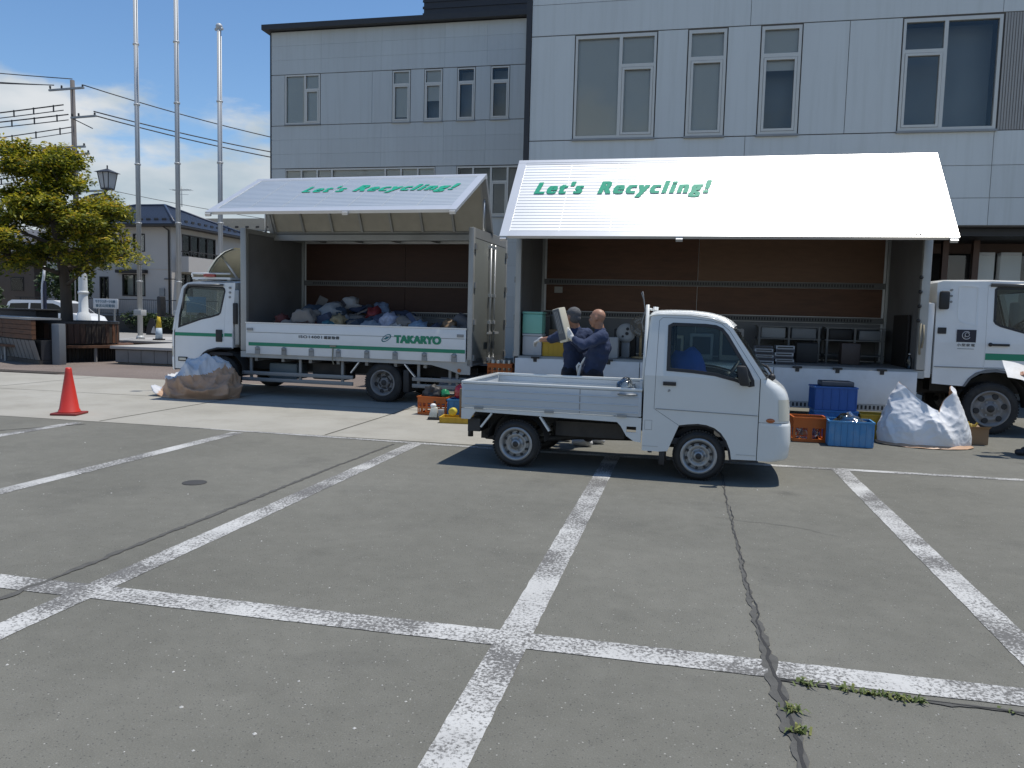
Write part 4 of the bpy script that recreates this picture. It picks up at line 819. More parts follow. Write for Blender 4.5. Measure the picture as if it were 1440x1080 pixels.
    for a in (.4, math.pi - .4, -math.pi / 2): b.bar(c, c + (e1 * math.cos(a) + e2 * math.sin(a)) * rr, .03, .015)
    b.cyl(c - ax * .01, c - ax * .35, .035); b.ball(c, .05); b.build('steering_wheel', BLACK, T)
    return ch[0]

# ---------------------------------------------------------------- small white pickup
def kei():
    T = thing('pickup_truck', 'small white flatbed pickup truck parked across the white line', 'truck', (-2.357, 8.172, 0), -.036); W = 1.44
    D = [(3.10, 1.07), (2.785, 1.54), (2.70, 1.607), (2.6, 1.632), (2.4, 1.652), (2.12, 1.655), (2.085, 1.62), (2.072, .72), (2.33, .56)]
    quarter = [(1.965, .28), (1.965, 1.1), (2.0, 1.66), (2.05, 1.692), (2.4, 1.69), (2.62, 1.66), (2.75, 1.612), (2.815, 1.56), (3.155, 1.078)] + D + [(2.275, .42), (2.225, .29), (2.14, .28)]
    door = D + [(2.42, .575), (2.52, .585), (2.60, .578), (2.68, .552), (2.745, .505), (2.80, .43), (2.84, .335), (2.855, .245), (3.10, .25)]
    hole = [(2.195, 1.125), (2.45, 1.112), (2.66, 1.092), (2.86, 1.045), (3.0, .997), (3.035, 1.005), (3.03, 1.05), (2.975, 1.16), (2.77, 1.485), (2.715, 1.55), (2.65, 1.578), (2.55, 1.588), (2.23, 1.592), (2.19, 1.57)]
    dd = cab(T, dict(W=W, belt=1.06, k=.17, seam=3.098, paint=KEIW, quarter=quarter, door=door, hole=hole, curve=.06, corner=.15,
        nose=[('bumper', [(.25, 3.34), (.262, 3.385), (.29, 3.41), (.44, 3.425), (.60, 3.418), (.630, 3.41), (.634, 3.385)]), ('front_panel', [(.638, 3.40), (.66, 3.402), (.75, 3.398), (.87, 3.388), (.92, 3.372), (.965, 3.345), (1.0, 3.305), (1.04, 3.24), (1.075, 3.17)])],
        light=[(.66, 3.402), (.70, 3.40), (.80, 3.395), (.87, 3.388)], grille=[(.70, 3.40), (.80, 3.395)], screen=((3.165, 1.072), (2.80, 1.58)),
        roof=[(1.975, 1.66), (1.99, 1.70), (2.04, 1.722), (2.2, 1.73), (2.4, 1.728), (2.58, 1.708), (2.70, 1.672), (2.77, 1.628), (2.81, 1.578)], rear=(1.97, .3, 1.68), rear_hole=(1.15, 1.55), floor=.42, seat=(2.2, .80), dash=(2.92, 1.03), wheelc=(2.80, .40, 1.06), tilt=1.0, wr=.18))
    b = MB(); b.box(2.155, 2.285, -.018, .002, .965, 1.005); b.build('handle', BLACK, dd, bev=.006)
    b = MB(); b.tube([(2.09, -.003, .722), (2.6, -.003, .712), (3.09, -.003, .702)], .0035, 5); b.build('crease', GREYST, dd)
    b = MB(); b.box(2.205, 2.215, -.004, .004, .90, .91); b.cyl((2.22, -.004, .915), (2.22, .01, .915), .012); b.build('lock', GREYST, dd)
    b = MB(); b.tube([(2.01, .104, 1.672), (2.1, .106, 1.684), (2.4, .105, 1.682), (2.62, .10, 1.652), (2.74, .092, 1.607)], .007, 5); b.build('rain_gutter', KEIW, T); b = MB(); b.plate([(1.985, .50), (2.06, .50), (2.06, .60), (1.985, .60)], [[(1.988, .503), (2.057, .503), (2.057, .597), (1.988, .597)]], -.0015, .001); b.build('filler_flap_gap', GREYST, T); b = MB(); b.box(2.90, 3.09, -.003, .001, .30, .302); b.box(1.97, 2.13, -.003, .001, .33, .332); b.build('sill_line', GREYST, T)
    b = MB(); b.obox((2.93, -.09, 1.10), (.05, 0, 0), (.0, .035, 0), (-.02, 0, .10)); m = b.build('door_mirror', BLACK, T, bev=.025); b = MB(); b.bar((2.96, -.06, 1.03), (3.0, .02, 1.0), .03); b.build('mirror_arm', BLACK, m)
    b = MB(); b.ball((3.215, -.002, .66), .042, .012, .022); b.build('side_indicator', LAMPO, T)
    # wheel arches, underside
    b = MB()
    for yy in (0.036, W - .34): b.grid(14, 1, lambda u, v: (2.535 + .315 * math.cos(math.pi * (1 - u)), yy + .3 * v, .27 + .31 * math.sin(math.pi * (1 - u))))
    b.box(2.0, 3.3, .34, W - .34, .28, .36); b.build('inner_arch', DARKST, T)
    b = MB(); b.box(2.14, 2.20, .01, .3, .14, .30); b.build('mud_flap', BLACK, T, bev=.01); b = MB(); b.cyl((2.04, .1, .3), (2.04, .1, .25), .022); b.build('jack_point', BLACK, T)
    wheel(T, 2.538, .015, .255, .258, .168, .15, RIM, 10, .05); wheel(T, .616, .015, .255, .258, .168, .15, RIM, 10, .05)
    wheel(T, 2.538, W - .165, .255, .258, .168, .15, RIM, 10, .05, False); wheel(T, .616, W - .165, .255, .258, .168, .15, RIM, 10, .05, False)
    # bed
    b = MB(); b.box(.002, 1.9135, .031, W - .031, .585, .62)
    for i in range(14): b.box(.06, 1.92, .1 + i * .09, .14 + i * .09, .62, .628)
    b.build('bed_floor', BEDW, T)
    def gate(nm, x0, x1, y0, y1):
        b = MB(); b.box(x0, x1, y0, y1, .625, .885)
        if y1 - y0 < .1:
            o = -.006 if y0 < .5 else .0
            for z in (.66, .74, .82): b.box(x0 + .03, x1 - .03, y0 - .006, y1 + .006, z - .008, z + .008)
        b2 = b.build(nm, BEDW, T, bev=.006); t = MB()
        if y1 - y0 < .1: t.box(x0 - .005, x1 + .005, y0 - .01, y1 + .012, .888, .918)
        else: t.box(x0 - .01, x1 + .012, y0 + .035, y1 - .035, .8885, .9185)
        t.build('top_rail', KEIW, b2, bev=.008); return b2
    g = gate('side_gate', 0, 1.945, 0, .028); gate('side_gate', 0, 1.945, W - .028, W); gate('tail_gate', .0, .028, .031, W - .031)
    b = MB(); b.box(1.915, 1.945, .031, W - .031, .625, 1.0); b.build('headboard', BEDW, T)
    for x in (.2, .98, 1.75): b = MB(); b.box(x - .05, x + .05, -.012, .0, .615, .64); b.build('hinge', GREYST, g)
    b = MB(); b.tube([(1.70, -.012, .855), (1.80, -.02, .85), (1.90, -.012, .855)], .012, 6); b.build('gate_handle', GREYST, g); b = MB(); b.box(1.30, 1.308, -.004, .0, .63, .885); b.build('panel_joint', GREYST, g)
    b = MB(); b.plate([(0, .50), (0, .615), (1.95, .615), (1.95, .36), (1.88, .37), (1.80, .42), (1.74, .52), (1.70, .56), (.16, .585), (.14, .56), (.10, .50)], [[(1.80, .46), (1.90, .46), (1.90, .52), (1.80, .52)]], .004, .03); b.build('sill', KEIW, T)
    b = MB(); b.plate([(0, .50), (0, .615), (1.95, .615), (1.95, .36), (1.80, .42), (1.70, .56), (.16, .585), (.10, .50)], [], W - .03, W - .004); b.build('sill', KEIW, T)
    b = MB(); b.bar((.345, .02, .575), (.225, .02, .42), .05, .02); b.bar((.88, .02, .57), (.985, .02, .42), .05, .02); b.build('mudguard_stay', KEIW, T)
    b = MB()
    for yy in (.02, W - .3): b.grid(12, 1, lambda u, v: (.616 + .32 * math.cos(math.pi * (1 - u)), yy + .28 * v, .30 + .29 * math.sin(math.pi * (1 - u))))
    for i in range(3): b.bar((.5 + i * .55, .05, .6 - .002 * i), (.5 + i * .55, W - .05, .6 - .002 * i), .05)
    for yy in (.42, W - .42): b.bar((.03, yy, .53), (1.97, yy, .48), .07, .1)
    b.box(.12, .62, .38, W - .38, .24, .52); b.bar((.616, .15, .255), (.616, W - .15, .255), .08); b.bar((2.538, .15, .255), (2.538, W - .15, .255), .06)
    b.box(1.0, 1.75, .28, .5, .34, .5); b.box(.95, 1.4, .75, 1.1, .30, .5); b.tube([(.2, .3, .28), (.7, .33, .26), (1.2, .55, .3), (1.9, .6, .32)], .035, 8); b.box(.06, .2, .06, W - .06, .36, .5); b.cyl((.05, .2, .40), (.05, .2, .28), .03)
    b.build('chassis', DARKST, T)
    for yy in (.05, W - .25): b = MB(); b.box(-.012, .03, yy, yy + .2, .505, .60); b.build('tail_lamp', LAMPR, T, bev=.008)
    # headboard guard frame
    b = MB()
    for yy in (.06, .20, W - .20, W - .06): b.tube([(1.953, yy, .9), (1.953, yy, 1.12), (1.965 if yy in (.06, W - .06) else 1.95, yy + (.03 if yy < .5 else -.03), 1.78)], .018, 8)
    for z in (1.15, 1.45, 1.74): b.tube([(1.955, .09, z), (1.955, W - .09, z)], .014, 8)
    b.build('guard_frame', KEIW, T); b = MB(); b.tube([(1.93, .08, 1.5), (1.91, .07, 1.6), (1.94, .08, 1.72), (1.92, .08, 1.83), (1.895, .08, 1.90), (1.905, .08, 1.915), (1.93, .08, 1.80)], .005, 5); b.build('wire_loop', GREYST, T)
    # things carried
    def crumple(nm, lab, cat, c, rx, ry, rz, m, seed, amp=.25, sub=3, group=None, flat=True):
        bm = bmesh.new(); bmesh.ops.create_icosphere(bm, subdivisions=sub, radius=1)
        for v in bm.verts:
            p = v.co.copy(); k = 1 + amp * (ridge(p + Vector((seed, 0, 0)), 1.3, 3) - .9) + amp * .5 * fbm(p + Vector((seed, 3, 1)), 2.5, 2); q = p * k
            if flat and q.z < -.55: q.z = -.55
            v.co = Vector((q.x * rx, q.y * ry, (q.z + (.55 if flat else 0)) * rz))
        me = bpy.data.meshes.new(nm); bm.to_mesh(me); bm.free(); me.polygons.foreach_set('use_smooth', [True] * len(me.polygons)); me.materials.append(m)
        o = bpy.data.objects.new(nm, me); col.objects.link(o); o.location = c
        return tag(o, lab, cat, group)
    globals()['crumple'] = crumple
    cl = glass('clear_polythene', (.9, .92, .92), 3.0, .12)
    crumple('plastic_bag', 'crumpled clear plastic bag in the pickup bed beside the cab', 'bag', (-.62, 8.78, .632), .13, .11, .20, cl, 4, .5)
    crumple('jacket', 'bright blue jacket heaped on the pickup driver seat', 'jacket', (.02, 8.50, .80), .24, .17, .34, mat('blue_jacket', (.03, .11, .50), .8, var=.2, scale=10), 9, .22)
kei()
# ---------------------------------------------------------------- wing body trucks
def wing_body(T, s, L, w, zf, gh, H, th, b_, near_gate, over=0.0, ribs=6, ply=None, ply2=None, alu=None):
    """box body from x=0 (rear) to x=L (front), s mirrors x. near_gate: 'up' or 'down'"""
    xf = lambda x, y, z: (s * x, y, z); hy, hz = w / 2, H; c_, s_ = math.cos(th), math.sin(th)
    def rot(x, y, z): dy, dz = y - hy, z - hz; return (s * x, hy + dy * c_ + dz * s_, hz - dy * s_ + dz * c_)
    b = MB(xf); b.box(0, L, .05, w - .05, zf - .12, zf)
    for i in range(8): b.box(.3 + i * (L - .6) / 7, .36 + i * (L - .6) / 7, .1, w - .1, zf - .2, zf - .121)
    b.build('bed_floor', GREYST, T); b = MB(xf); b.box(.0, L, .0, .049, zf - .13, zf - .015); b.build('side_rail', ALUD, T); b = MB(xf); b.box(.0, L, w - .049, w, zf - .13, zf - .015); b.build('side_rail', ALUD, T)
    ply = ply or PLY; ply2 = ply2 or PLY2; alu = alu or ALU
    # front wall
    b = MB(xf); b.box(L - .06, L, .08, w - .08, zf + .001, H - .04); f = b.build('front_wall', ALUD, T); b = MB(xf); b.box(L - .075, L - .061, .1, w - .1, zf + .01, H - .06); b.build('lining', LINER, f)
    for y0 in (.0, w - .1): b = MB(xf); b.box(L - .12, L + .004, y0, y0 + .1, zf, H + .01); b.build('front_post', ALUD, T, bev=.012)
    b = MB(xf); b.box(L - .1, L + .002, .101, w - .101, H - .07, H + .012); b.build('front_header', ALUD, T)
    # rear frame and doors
    for y0 in (.0, w - .09): b = MB(xf); b.box(-.004, .09, y0, y0 + .09, zf - .14, H + .01); b.build('rear_post', ALUD, T, bev=.01)
    b = MB(xf); b.box(-.002, .12, .091, w - .091, H - .16, H + .008); b.build('rear_header', ALUD, T)
    for j in (0, 1):
        y0, y1 = (.095, w / 2 - .006) if j == 0 else (w / 2 + .006, w - .095); z0, z1 = zf - .1, H - .165
        b = MB(xf); b.box(.0, .045, y0, y1, z0, z1); d = b.build('rear_door', DOORG, T, bev=.008); b = MB(xf); b.box(.046, .05, y0 + .02, y1 - .02, z0 + .05, z1 - .02); b.build('lining', LINER, d)
        yr = y1 - .13 if j == 0 else y0 + .13
        for yq in ((yr, ) if True else ()): 
            b = MB(xf); b.cyl((-.035, yq, z0 + .03), (-.035, yq, z1 - .03), .016, n=8); b.build('lock_rod', ALUF, d)
            for z in (z0 + .06, z0 + .75, z0 + 1.25, z1 - .08): b = MB(xf); b.box(-.055, .0, yq - .035, yq + .035, z - .03, z + .03); b.build('rod_bracket', ALUF, d)
            b = MB(xf); b.obox((-.06, yq + (-.1 if j == 0 else .1), z0 + .55), (.012, 0, 0), (0, .13, 0), (0, 0, .02)); b.build('door_handle', ALUF, d)
        for z in (z0 + .12, z0 + .75, z0 + 1.4, z1 - .15): b = MB(xf); yh = y0 if j == 0 else y1; b.box(-.03, .03, yh - .05, yh + .05, z - .05, z + .05); b.build('hinge', GREYST, d)
    # far closed side and roof
    b = MB(xf); b.box(.09, L - .12, w - .04, w - .005, zf + .001, H - .01); fw = b.build('far_wall', ALU, T)
    xs = [.13, L * .47, L - .16]
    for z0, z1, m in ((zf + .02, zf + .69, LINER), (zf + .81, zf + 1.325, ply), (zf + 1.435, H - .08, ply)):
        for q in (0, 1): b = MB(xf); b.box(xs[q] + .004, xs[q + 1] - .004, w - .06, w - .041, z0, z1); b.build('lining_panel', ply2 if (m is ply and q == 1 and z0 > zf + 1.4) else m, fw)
    for z0 in (zf + 1.33, zf + .70):
        b = MB(xf); b.box(.1, L - .13, w - .085, w - .041, z0, z0 + .10); r_ = b.build('lashing_rail', mat('rail_grey', (.17, .17, .165), .6, var=.15), fw); b = MB(xf)
        for i in range(int((L - .5) / .05)): b.box(.2 + i * .05, .225 + i * .05, w - .088, w - .0851, z0 + .025, z0 + .075)
        struct(b.build('rail_slots', mat('rail_slot', (.055, .055, .055), .8), r_), 'stuff')
    b = MB(xf); b.box(.05, L - .04, hy + .02, w - .005, H - .005, H + .035); b.build('far_roof', ALU, T)
    b = MB(xf); b.box(.02, L - .02, hy - .075, hy + .075, H - .12, H - .01); b.build('centre_beam', ALUD, T); b = MB(xf)
    for i in range(5): b.box(.6 + i * (L - 1.2) / 4 - .04, .6 + i * (L - 1.2) / 4 + .04, hy + .08, w - .065, H - .06, H - .006)
    b.build('roof_rib', ALUD, T)
    # near wing, swung open about the centre beam
    x0, x1 = -over, L + over; b = MB(); b.box(x0, x1, hy - .06, hy + .015, H - .005, H + .045); wg = b.build('wing', ALUD, T, post=rot)
    n = ribs; st = (x1 - x0 - .24) / n
    for i in range(n): b = MB(); xa = x0 + .12 + i * st; b.box(xa + .02, xa + st - .02, .06, hy - .061, H + .022, H + .03); b.build('roof_sheet', FRP, wg, post=rot)
    for i in range(n + 1): b = MB(); xa = x0 + .12 + i * st; b.box(xa - .022, xa + .022, .06, hy - .061, H - .03, H + .021); b.build('roof_rib', ALUD, wg, post=rot)
    for xa in (x0, x1 - .1): b = MB(); b.box(xa, xa + .1, .06, hy - .061, H - .05, H + .04); b.build('end_rib', BLACK if False else GREYST, wg, post=rot)
    b = MB(); b.box(x0, x1, -.02, .059, H - .03, H + .045); b.build('corner_rail', ALUF, wg, post=rot)
    # side panel, corrugated lengthwise in vertical strips
    zt, zb = H - .031, H - b_; pitch = .075; m = int((zt - zb - .16) / pitch); za = zt - .05
    prof = [(-.006, za)]
    for i in range(m):
        z = za - i * pitch; prof += [(-.011, z - .006), (-.011, z - pitch * .70), (-.006, z - pitch * .78), (-.006, z - pitch * .94)]
    prof.append((-.006, za - m * pitch)); zend = za - m * pitch; ns = 8 if L > 5 else 7; sw = (x1 - x0 - .28) / ns
    for q in range(ns):
        b = MB(); xa, xb = x0 + .14 + q * sw + .004, x0 + .14 + (q + 1) * sw - .004; V = []
        for y, z in prof: V += [(xa, y, z), (xb, y, z)]
        b.add(V, [(2 * i, 2 * i + 1, 2 * i + 3, 2 * i + 2) for i in range(len(prof) - 1)]); b.build('side_sheet', alu, wg, post=rot)
    b = MB(); b.box(x0 + .1, x1 - .1, .001, .012, zend, zt); b.build('inner_lining', LINER, wg, post=rot)
    for xa in (x0, x1 - .14): b = MB(); b.box(xa, xa + .14, -.018, .03, zb, zt); b.build('end_rail', ALUF, wg, bev=0, post=rot)
    b = MB(); b.box(x0 + .141, x1 - .141, -.019, .035, zb, zend - .002); b.build('bottom_rail', ALUF, wg, post=rot)
    b = MB(); b.box(x0 + .141, x1 - .141, -.016, .01, za, zt); b.build('top_rail', ALUF, wg, post=rot)
    for i in range(ns + 1): b = MB(); xa = x0 + .14 + i * sw; b.box(xa - .006, xa + .006, -.0135, -.0115, zend, za); b.build('seam_strip', alu, wg, post=rot)
    for xa in ((.35, .42, .49) if L > 5 else (.4, )): pass
    for xa in (x0 + .06, x0 + (x1 - x0) * .42, x1 - .07): b = MB(); b.box(xa - .05, xa + .05, .0, .05, zb - .045, zb - .001); b.build('wing_latch', ALUF, wg, post=rot)
    # wing cylinder at each end
    for xa in (.06, L - .06):
        b = MB(); e = rot(xa, hy - .75, H + .0); b.cyl((s * xa, hy - .35, H - .03), (e[0], e[1], e[2]), .025, n=8); b.build('wing_cylinder', ALUF, T)
    # helper: point on side panel -> origin/axes for lettering (u along panel down from corner)
    def pan(x, u): return Vector(rot(s * x, -.0155, H - u))
    uy = (pan(0, 0) - pan(0, 1)).normalized()
    return xf, wg, pan, uy

def under(T, xf, L, w, zf, side, boxes):
    b = MB(xf)
    for y in (w / 2 - .42, w / 2 + .35): b.box(.1, L + 1.5, y, y + .07, zf - .40, zf - .205)
    for i in range(7): b.box(.3 + i * L / 6.5, .38 + i * L / 6.5, w / 2 - .35, w / 2 + .35, zf - .38, zf - .25)
    b.build('chassis', DARKST, T)
    for (xa, xb, rows, posts) in side:
        for z in rows:
            b = MB(xf); b.box(xa, xb, .04, .075, z - .035, z + .035); b.build('side_guard', mat('guard_grey', (.26, .265, .26), .5, metal=.2, var=.12), T, bev=.006)
        for xp in posts: b = MB(xf); b.box(xp - .025, xp + .025, .076, .11, rows[-1] - .03, zf - .13); b.build('guard_post', mat('guard_grey', 1), T)
    for (xa, xb, ya, yb, za, zb, m, nm) in boxes: b = MB(xf); b.box(xa, xb, ya, yb, za, zb); b.build(nm, m, T, bev=.03)

def left_truck():
    T = thing('wing_truck', 'white left truck with half raised wing, green stripe and heap of bags inside', 'truck', (-3.669, 13.296, 0), -.039)
    L, w, zf, H, th, b_ = 4.622, 2.231, .86, 3.15, 1.097, 1.827
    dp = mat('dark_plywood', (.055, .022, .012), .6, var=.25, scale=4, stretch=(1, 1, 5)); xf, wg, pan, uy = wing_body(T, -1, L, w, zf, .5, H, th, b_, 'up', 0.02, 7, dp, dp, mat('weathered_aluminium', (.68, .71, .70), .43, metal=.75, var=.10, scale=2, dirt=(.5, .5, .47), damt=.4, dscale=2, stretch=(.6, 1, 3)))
    text('lettering', "Let's", GREENL, wg, pan(-3.27, .84), (1, 0, 0), uy, .84, .34, shear=.30, bold=.05, lift=.004, spacing=1.3); text('lettering', "Recycling!", GREENL, wg, pan(-2.26, .93), (1, 0, 0), uy, 1.95, .46, shear=.30, bold=.05, lift=.004, spacing=1.3)
    # gate, closed
    b = MB(xf); b.box(.10, 4.49, -.03, .0, .80, 1.375); g = b.build('side_gate', WHITE, T, bev=.006)
    b = MB(xf); b.box(.12, 4.47, -.034, -.031, 1.205, 1.215); b.build('gate_groove', GREYST, g); b = MB(xf); b.box(.11, 4.43, -.0345, -.031, .955, 1.02); b.build('green_stripe', GREEN, g)
    b = MB(xf); b.box(.09, 4.5, -.035, .001, 1.376, 1.40); b.build('gate_cap', ALUF, g)
    for x in (4.236, 3.673, 3.106, 2.556, 1.984, 1.43, .867, .309): b = MB(xf); b.box(x - .045, x + .045, -.055, -.031, .80, .93); b.ball((x, -.05, .91), .045, .02, .04); b.build('gate_hinge', GREYST, g)
    for x in (.2, 4.4): b = MB(xf); b.box(x - .06, x + .06, -.05, -.031, 1.24, 1.29); b.build('gate_latch', GREYST, g)
    b = MB(xf); b.tube([(2.66, -.05, .97), (2.66, -.06, .75), (2.64, -.05, .66)], .012, 6); b.bar((2.72, -.04, 1.0), (2.6, -.04, 1.0), .03); b.build('rope', mat('old_rope', (.3, .27, .2), .9), g)
    tx = mat('dark_lettering', (.03, .035, .04), .5)
    text('lettering', 'TAKARYO', GREEN, g, (-1.454, -.0345, 1.095), (1, 0, 0), (0, 0, 1), .90, .15, bold=.10, lift=.002)
    text('lettering', 'ISO14001', tx, g, (-3.367, -.0345, 1.13), (1, 0, 0), (0, 0, 1), .48, .05, bold=.05, lift=.002, spacing=1.15); text('lettering', '認証取得', tx, g, (-2.85, -.0345, 1.125), (1, 0, 0), (0, 0, 1), .31, .058, bold=.05, lift=.002, spacing=1.25)
    b = MB(); b.lathe([(-.0365, .001), (-.0365, .072)], (0, 0, 0), 'y', 28); em = mat('emblem_teal', (.02, .16, .20), .4)
    ring = [(math.cos(i * .2243) * .098, math.sin(i * .2243) * .072) for i in range(28)]; rin = [(x * .80, z * .76) for x, z in ring]; tilt = lambda p: (p[0] * .92 + p[1] * .35 - 1.607, p[1] * .95 + p[0] * .25 + 1.182)
    b = MB(); b.plate([tilt(p) for p in ring], [[tilt(p) for p in rin]], -.037, -.0346); b.plate([tilt(p) for p in ((-.075, -.012), (.03, -.02), (.078, .012), (-.02, .02))], [], -.0375, -.0347); b.plate([tilt((math.cos(i * .5) * .028, math.sin(i * .5) * .028)) for i in range(12)], [], -.038, -.0348); b.build('emblem', em, g)
    # cab
    D = [(6.085, 1.24), (6.055, 1.5), (5.955, 1.99), (5.93, 2.04), (5.84, 2.095), (5.75, 2.11), (5.05, 2.105), (4.985, 2.06), (4.985, .875)]
    quarter = [(4.80, .88), (4.80, 2.135), (5.75, 2.145), (5.87, 2.12), (5.965, 2.06), (6.0, 1.98), (6.115, 1.45), (6.14, 1.2), (6.10, 1.2)] + D
    door = D + [(5.135, .872), (5.25, .85), (5.35, .815), (5.43, .765), (5.51, .68), (5.58, .565), (5.62, .45), (6.09, .45)]
    hole = [(6.005, 1.26), (5.995, 1.5), (5.91, 1.965), (5.875, 2.025), (5.79, 2.055), (5.07, 2.045), (5.03, 2.02), (5.015, 1.97), (5.09, 1.56), (5.13, 1.52), (5.30, 1.47), (5.50, 1.43)]
    hole = hole[::-1] if False else hole
    d = cab(T, dict(xf=xf, W=2.02, belt=1.15, k=.10, seam=6.095, paint=WHITE, quarter=quarter, door=door, hole=hole, curve=.10, corner=.13,
        nose=[('bumper', [(.42, 6.14), (.45, 6.19), (.62, 6.21), (.68, 6.20), (.684, 6.17)]), ('front_panel', [(.69, 6.19), (.9, 6.195), (1.1, 6.185), (1.2, 6.165)])], light=[(.70, 6.19), (.88, 6.195)], grille=[(.72, 6.192), (.9, 6.195)],
        screen=((6.14, 1.2), (5.96, 2.07)), roof=[(4.80, 2.15), (4.83, 2.175), (5.1, 2.185), (5.6, 2.18), (5.78, 2.16), (5.9, 2.115), (5.965, 2.06)], rear=(4.80, .9, 2.14), rear_hole=(1.45, 2.0), floor=.80, seat=(5.05, 1.2), dash=(5.85, 1.35), wheelc=(5.72, .5, 1.40), tilt=.7, wr=.2))
    b = MB(xf); b.box(5.02, 5.16, -.02, .0, 1.0, 1.235); b.build('handle', BLACK, d, bev=.02); b = MB(xf); b.box(5.0, 6.08, -.003, .001, 1.095, 1.16); b.build('green_stripe', GREEN, d); b = MB(xf); b.box(4.81, 4.98, -.003, -.0005, 1.105, 1.17); b.build('green_stripe', GREEN, T)
    b = MB(xf); b.box(5.80, 6.01, -.012, .0, .60, .685); m = b.build('side_lamp', BLACK, d, bev=.01); b = MB(xf); b.box(5.83, 5.98, -.016, -.0125, .62, .665); b.build('lens', LAMPW, m)
    b = MB(xf)
    for z in (1.86, 1.95, 2.04): b.cyl((4.9, .06, z), (4.9, .10, z), .022)
    struct(b.build('vent_hole', GREYST, T), 'stuff')
    b = MB(xf); b.tube([(5.96, .065, 1.62), (5.90, .07, 2.0), (5.82, .07, 2.085), (5.05, .07, 2.09)], .022, 6); b.build('visor', mat('smoke_visor', (.10, .10, .10), .3), d)
    b = MB(xf); b.box(4.68, 4.78, .03, .14, .95, 2.0); b.build('intake_duct', ALUD, T, bev=.02); b = MB(xf); b.box(4.70, 4.79, -.01, .06, 1.35, 1.75); b.build('side_grille', BLACK, T, bev=.015)
    b = MB(xf)
    for yy in (.03, 1.70): b.grid(12, 1, lambda u, v: (5.09 + .5 * math.cos(math.pi * u), yy + .28 * v, .40 + .45 * math.sin(math.pi * u)))
    b.build('inner_arch', DARKST, T); b = MB(xf); b.tube([(5.6, -.008, .45), (5.57, -.008, .57), (5.5, -.008, .69), (5.42, -.008, .775), (5.33, -.008, .825), (5.13, -.008, .875), (4.82, -.008, .88)], .022, 6); b.build('arch_trim', BLACK, T)
    for x in (5.09, ): wheel(T, -x, .06, .36, .36, .22, .21, RIMD, 6, .07, hole_r=.035); wheel(T, -x, 1.75, .36, .36, .22, .21, RIMD, 6, .07, False, hole_r=.035)
    wheel(T, -1.70, .02, .36, .36, .225, .22, RIMD, 6, .085, dish=.10, hole_r=.04); wheel(T, -1.70, .26, .36, .36, .225, .2, RIMD, 6, .07, hole_r=.04); wheel(T, -1.70, 1.97, .36, .36, .225, .22, RIMD, 6, .07, False, hole_r=.04)
    b = MB(xf); b.bar((1.70, .2, .36), (1.70, 2.0, .36), .16); b.bar((5.09, .2, .36), (5.09, 1.8, .36), .12); b.build('axle', DARKST, T)
    under(T, xf, L, w, zf, [(2.3, 4.62, (.43, .31), (4.45, 3.4, 2.53)), (.2, 1.13, (.455, .335), (1.02, .42, .285))],
        [(3.6, 4.2, .3, .75, .32, .62, mat('blue_grey_tank', (.14, .18, .20), .5), 'fuel_tank'), (2.6, 3.3, .35, .8, .34, .66, DARKST, 'tool_box'), (1.18, 1.3, .02, .5, .2, .62, BLACK, 'mud_flap'), (.1, .3, .1, 2.1, .40, .52, GREYST, 'rear_bumper')])
    b = MB(xf); b.bar((2.16, .02, .72), (2.32, .02, .52), .06, .02); b.bar((1.26, .02, .72), (1.06, .02, .5), .06, .02); b.build('mudguard_stay', ALUF, T)
    b = MB(xf); b.plate([(.02, .73), (.75, .73), (.45, .66), (.2, .58), (.02, .58)], [], .0, .03); b.build('rear_skirt', ALUD, T); b = MB(xf); b.cyl((.22, -.012, .65), (.22, .0, .65), .035); b.build('reflector', LAMPO, T)
    # roof rack lamp and air deflector
    b = MB(xf); b.box(4.95, 5.80, .16, 1.85, 2.20, 2.24); b.box(4.98, 5.05, .2, .28, 2.185, 2.2); b.box(5.7, 5.77, .2, .28, 2.185, 2.2); b.box(4.98, 5.05, 1.7, 1.78, 2.18, 2.2); b.tube([(4.95, .16, 2.31), (5.8, .16, 2.31)], .018); b.tube([(5.8, .16, 2.24), (5.8, .16, 2.31)], .018); b.build('roof_rack', WHITE, T); b = MB(xf); b.box(5.27, 5.52, .12, .17, 2.245, 2.295); b.build('marker_lamp', LAMPR, T)
    cream = mat('cream_shell', (.62, .60, .48), .5, var=.06)
    pr = [(5.80, 2.25), (5.66, 2.47), (5.5, 2.65), (5.3, 2.78), (5.08, 2.85)]
    def df(u, v, o=0):
        i = u * 4; j = min(int(i), 3); x = pr[j][0] + (pr[j + 1][0] - pr[j][0]) * (i - j); z = pr[j][1] + (pr[j + 1][1] - pr[j][1]) * (i - j); q = 2 * v - 1
        return (x - .30 * abs(q) ** 4 * (1 - .3 * u) - o, .16 + 1.7 * v, z - o * .6 - .05 * q * q)
    b = MB(xf); b.grid(12, 20, df); b.grid(12, 20, lambda u, v: df(u, v, .03)); b.build('air_deflector', cream, T); b = MB(xf); b.cyl((5.3, .35, 2.70), (4.93, .35, 2.24), .022); b.cyl((5.3, 1.65, 2.70), (4.93, 1.65, 2.24), .022); b.build('deflector_stay', ALUF, T)
    for yy in (-.25, 2.12): b = MB(xf); b.box(6.2, 6.3, yy, yy + .16, 1.45, 1.85); mm = b.build('door_mirror', BLACK, T, bev=.03); b = MB(xf); b.bar((6.24, yy + .1, 1.5), (6.14, .12 if yy < 0 else 1.9, 1.45), .03); b.build('mirror_arm', BLACK, mm)
    return T
left_truck()

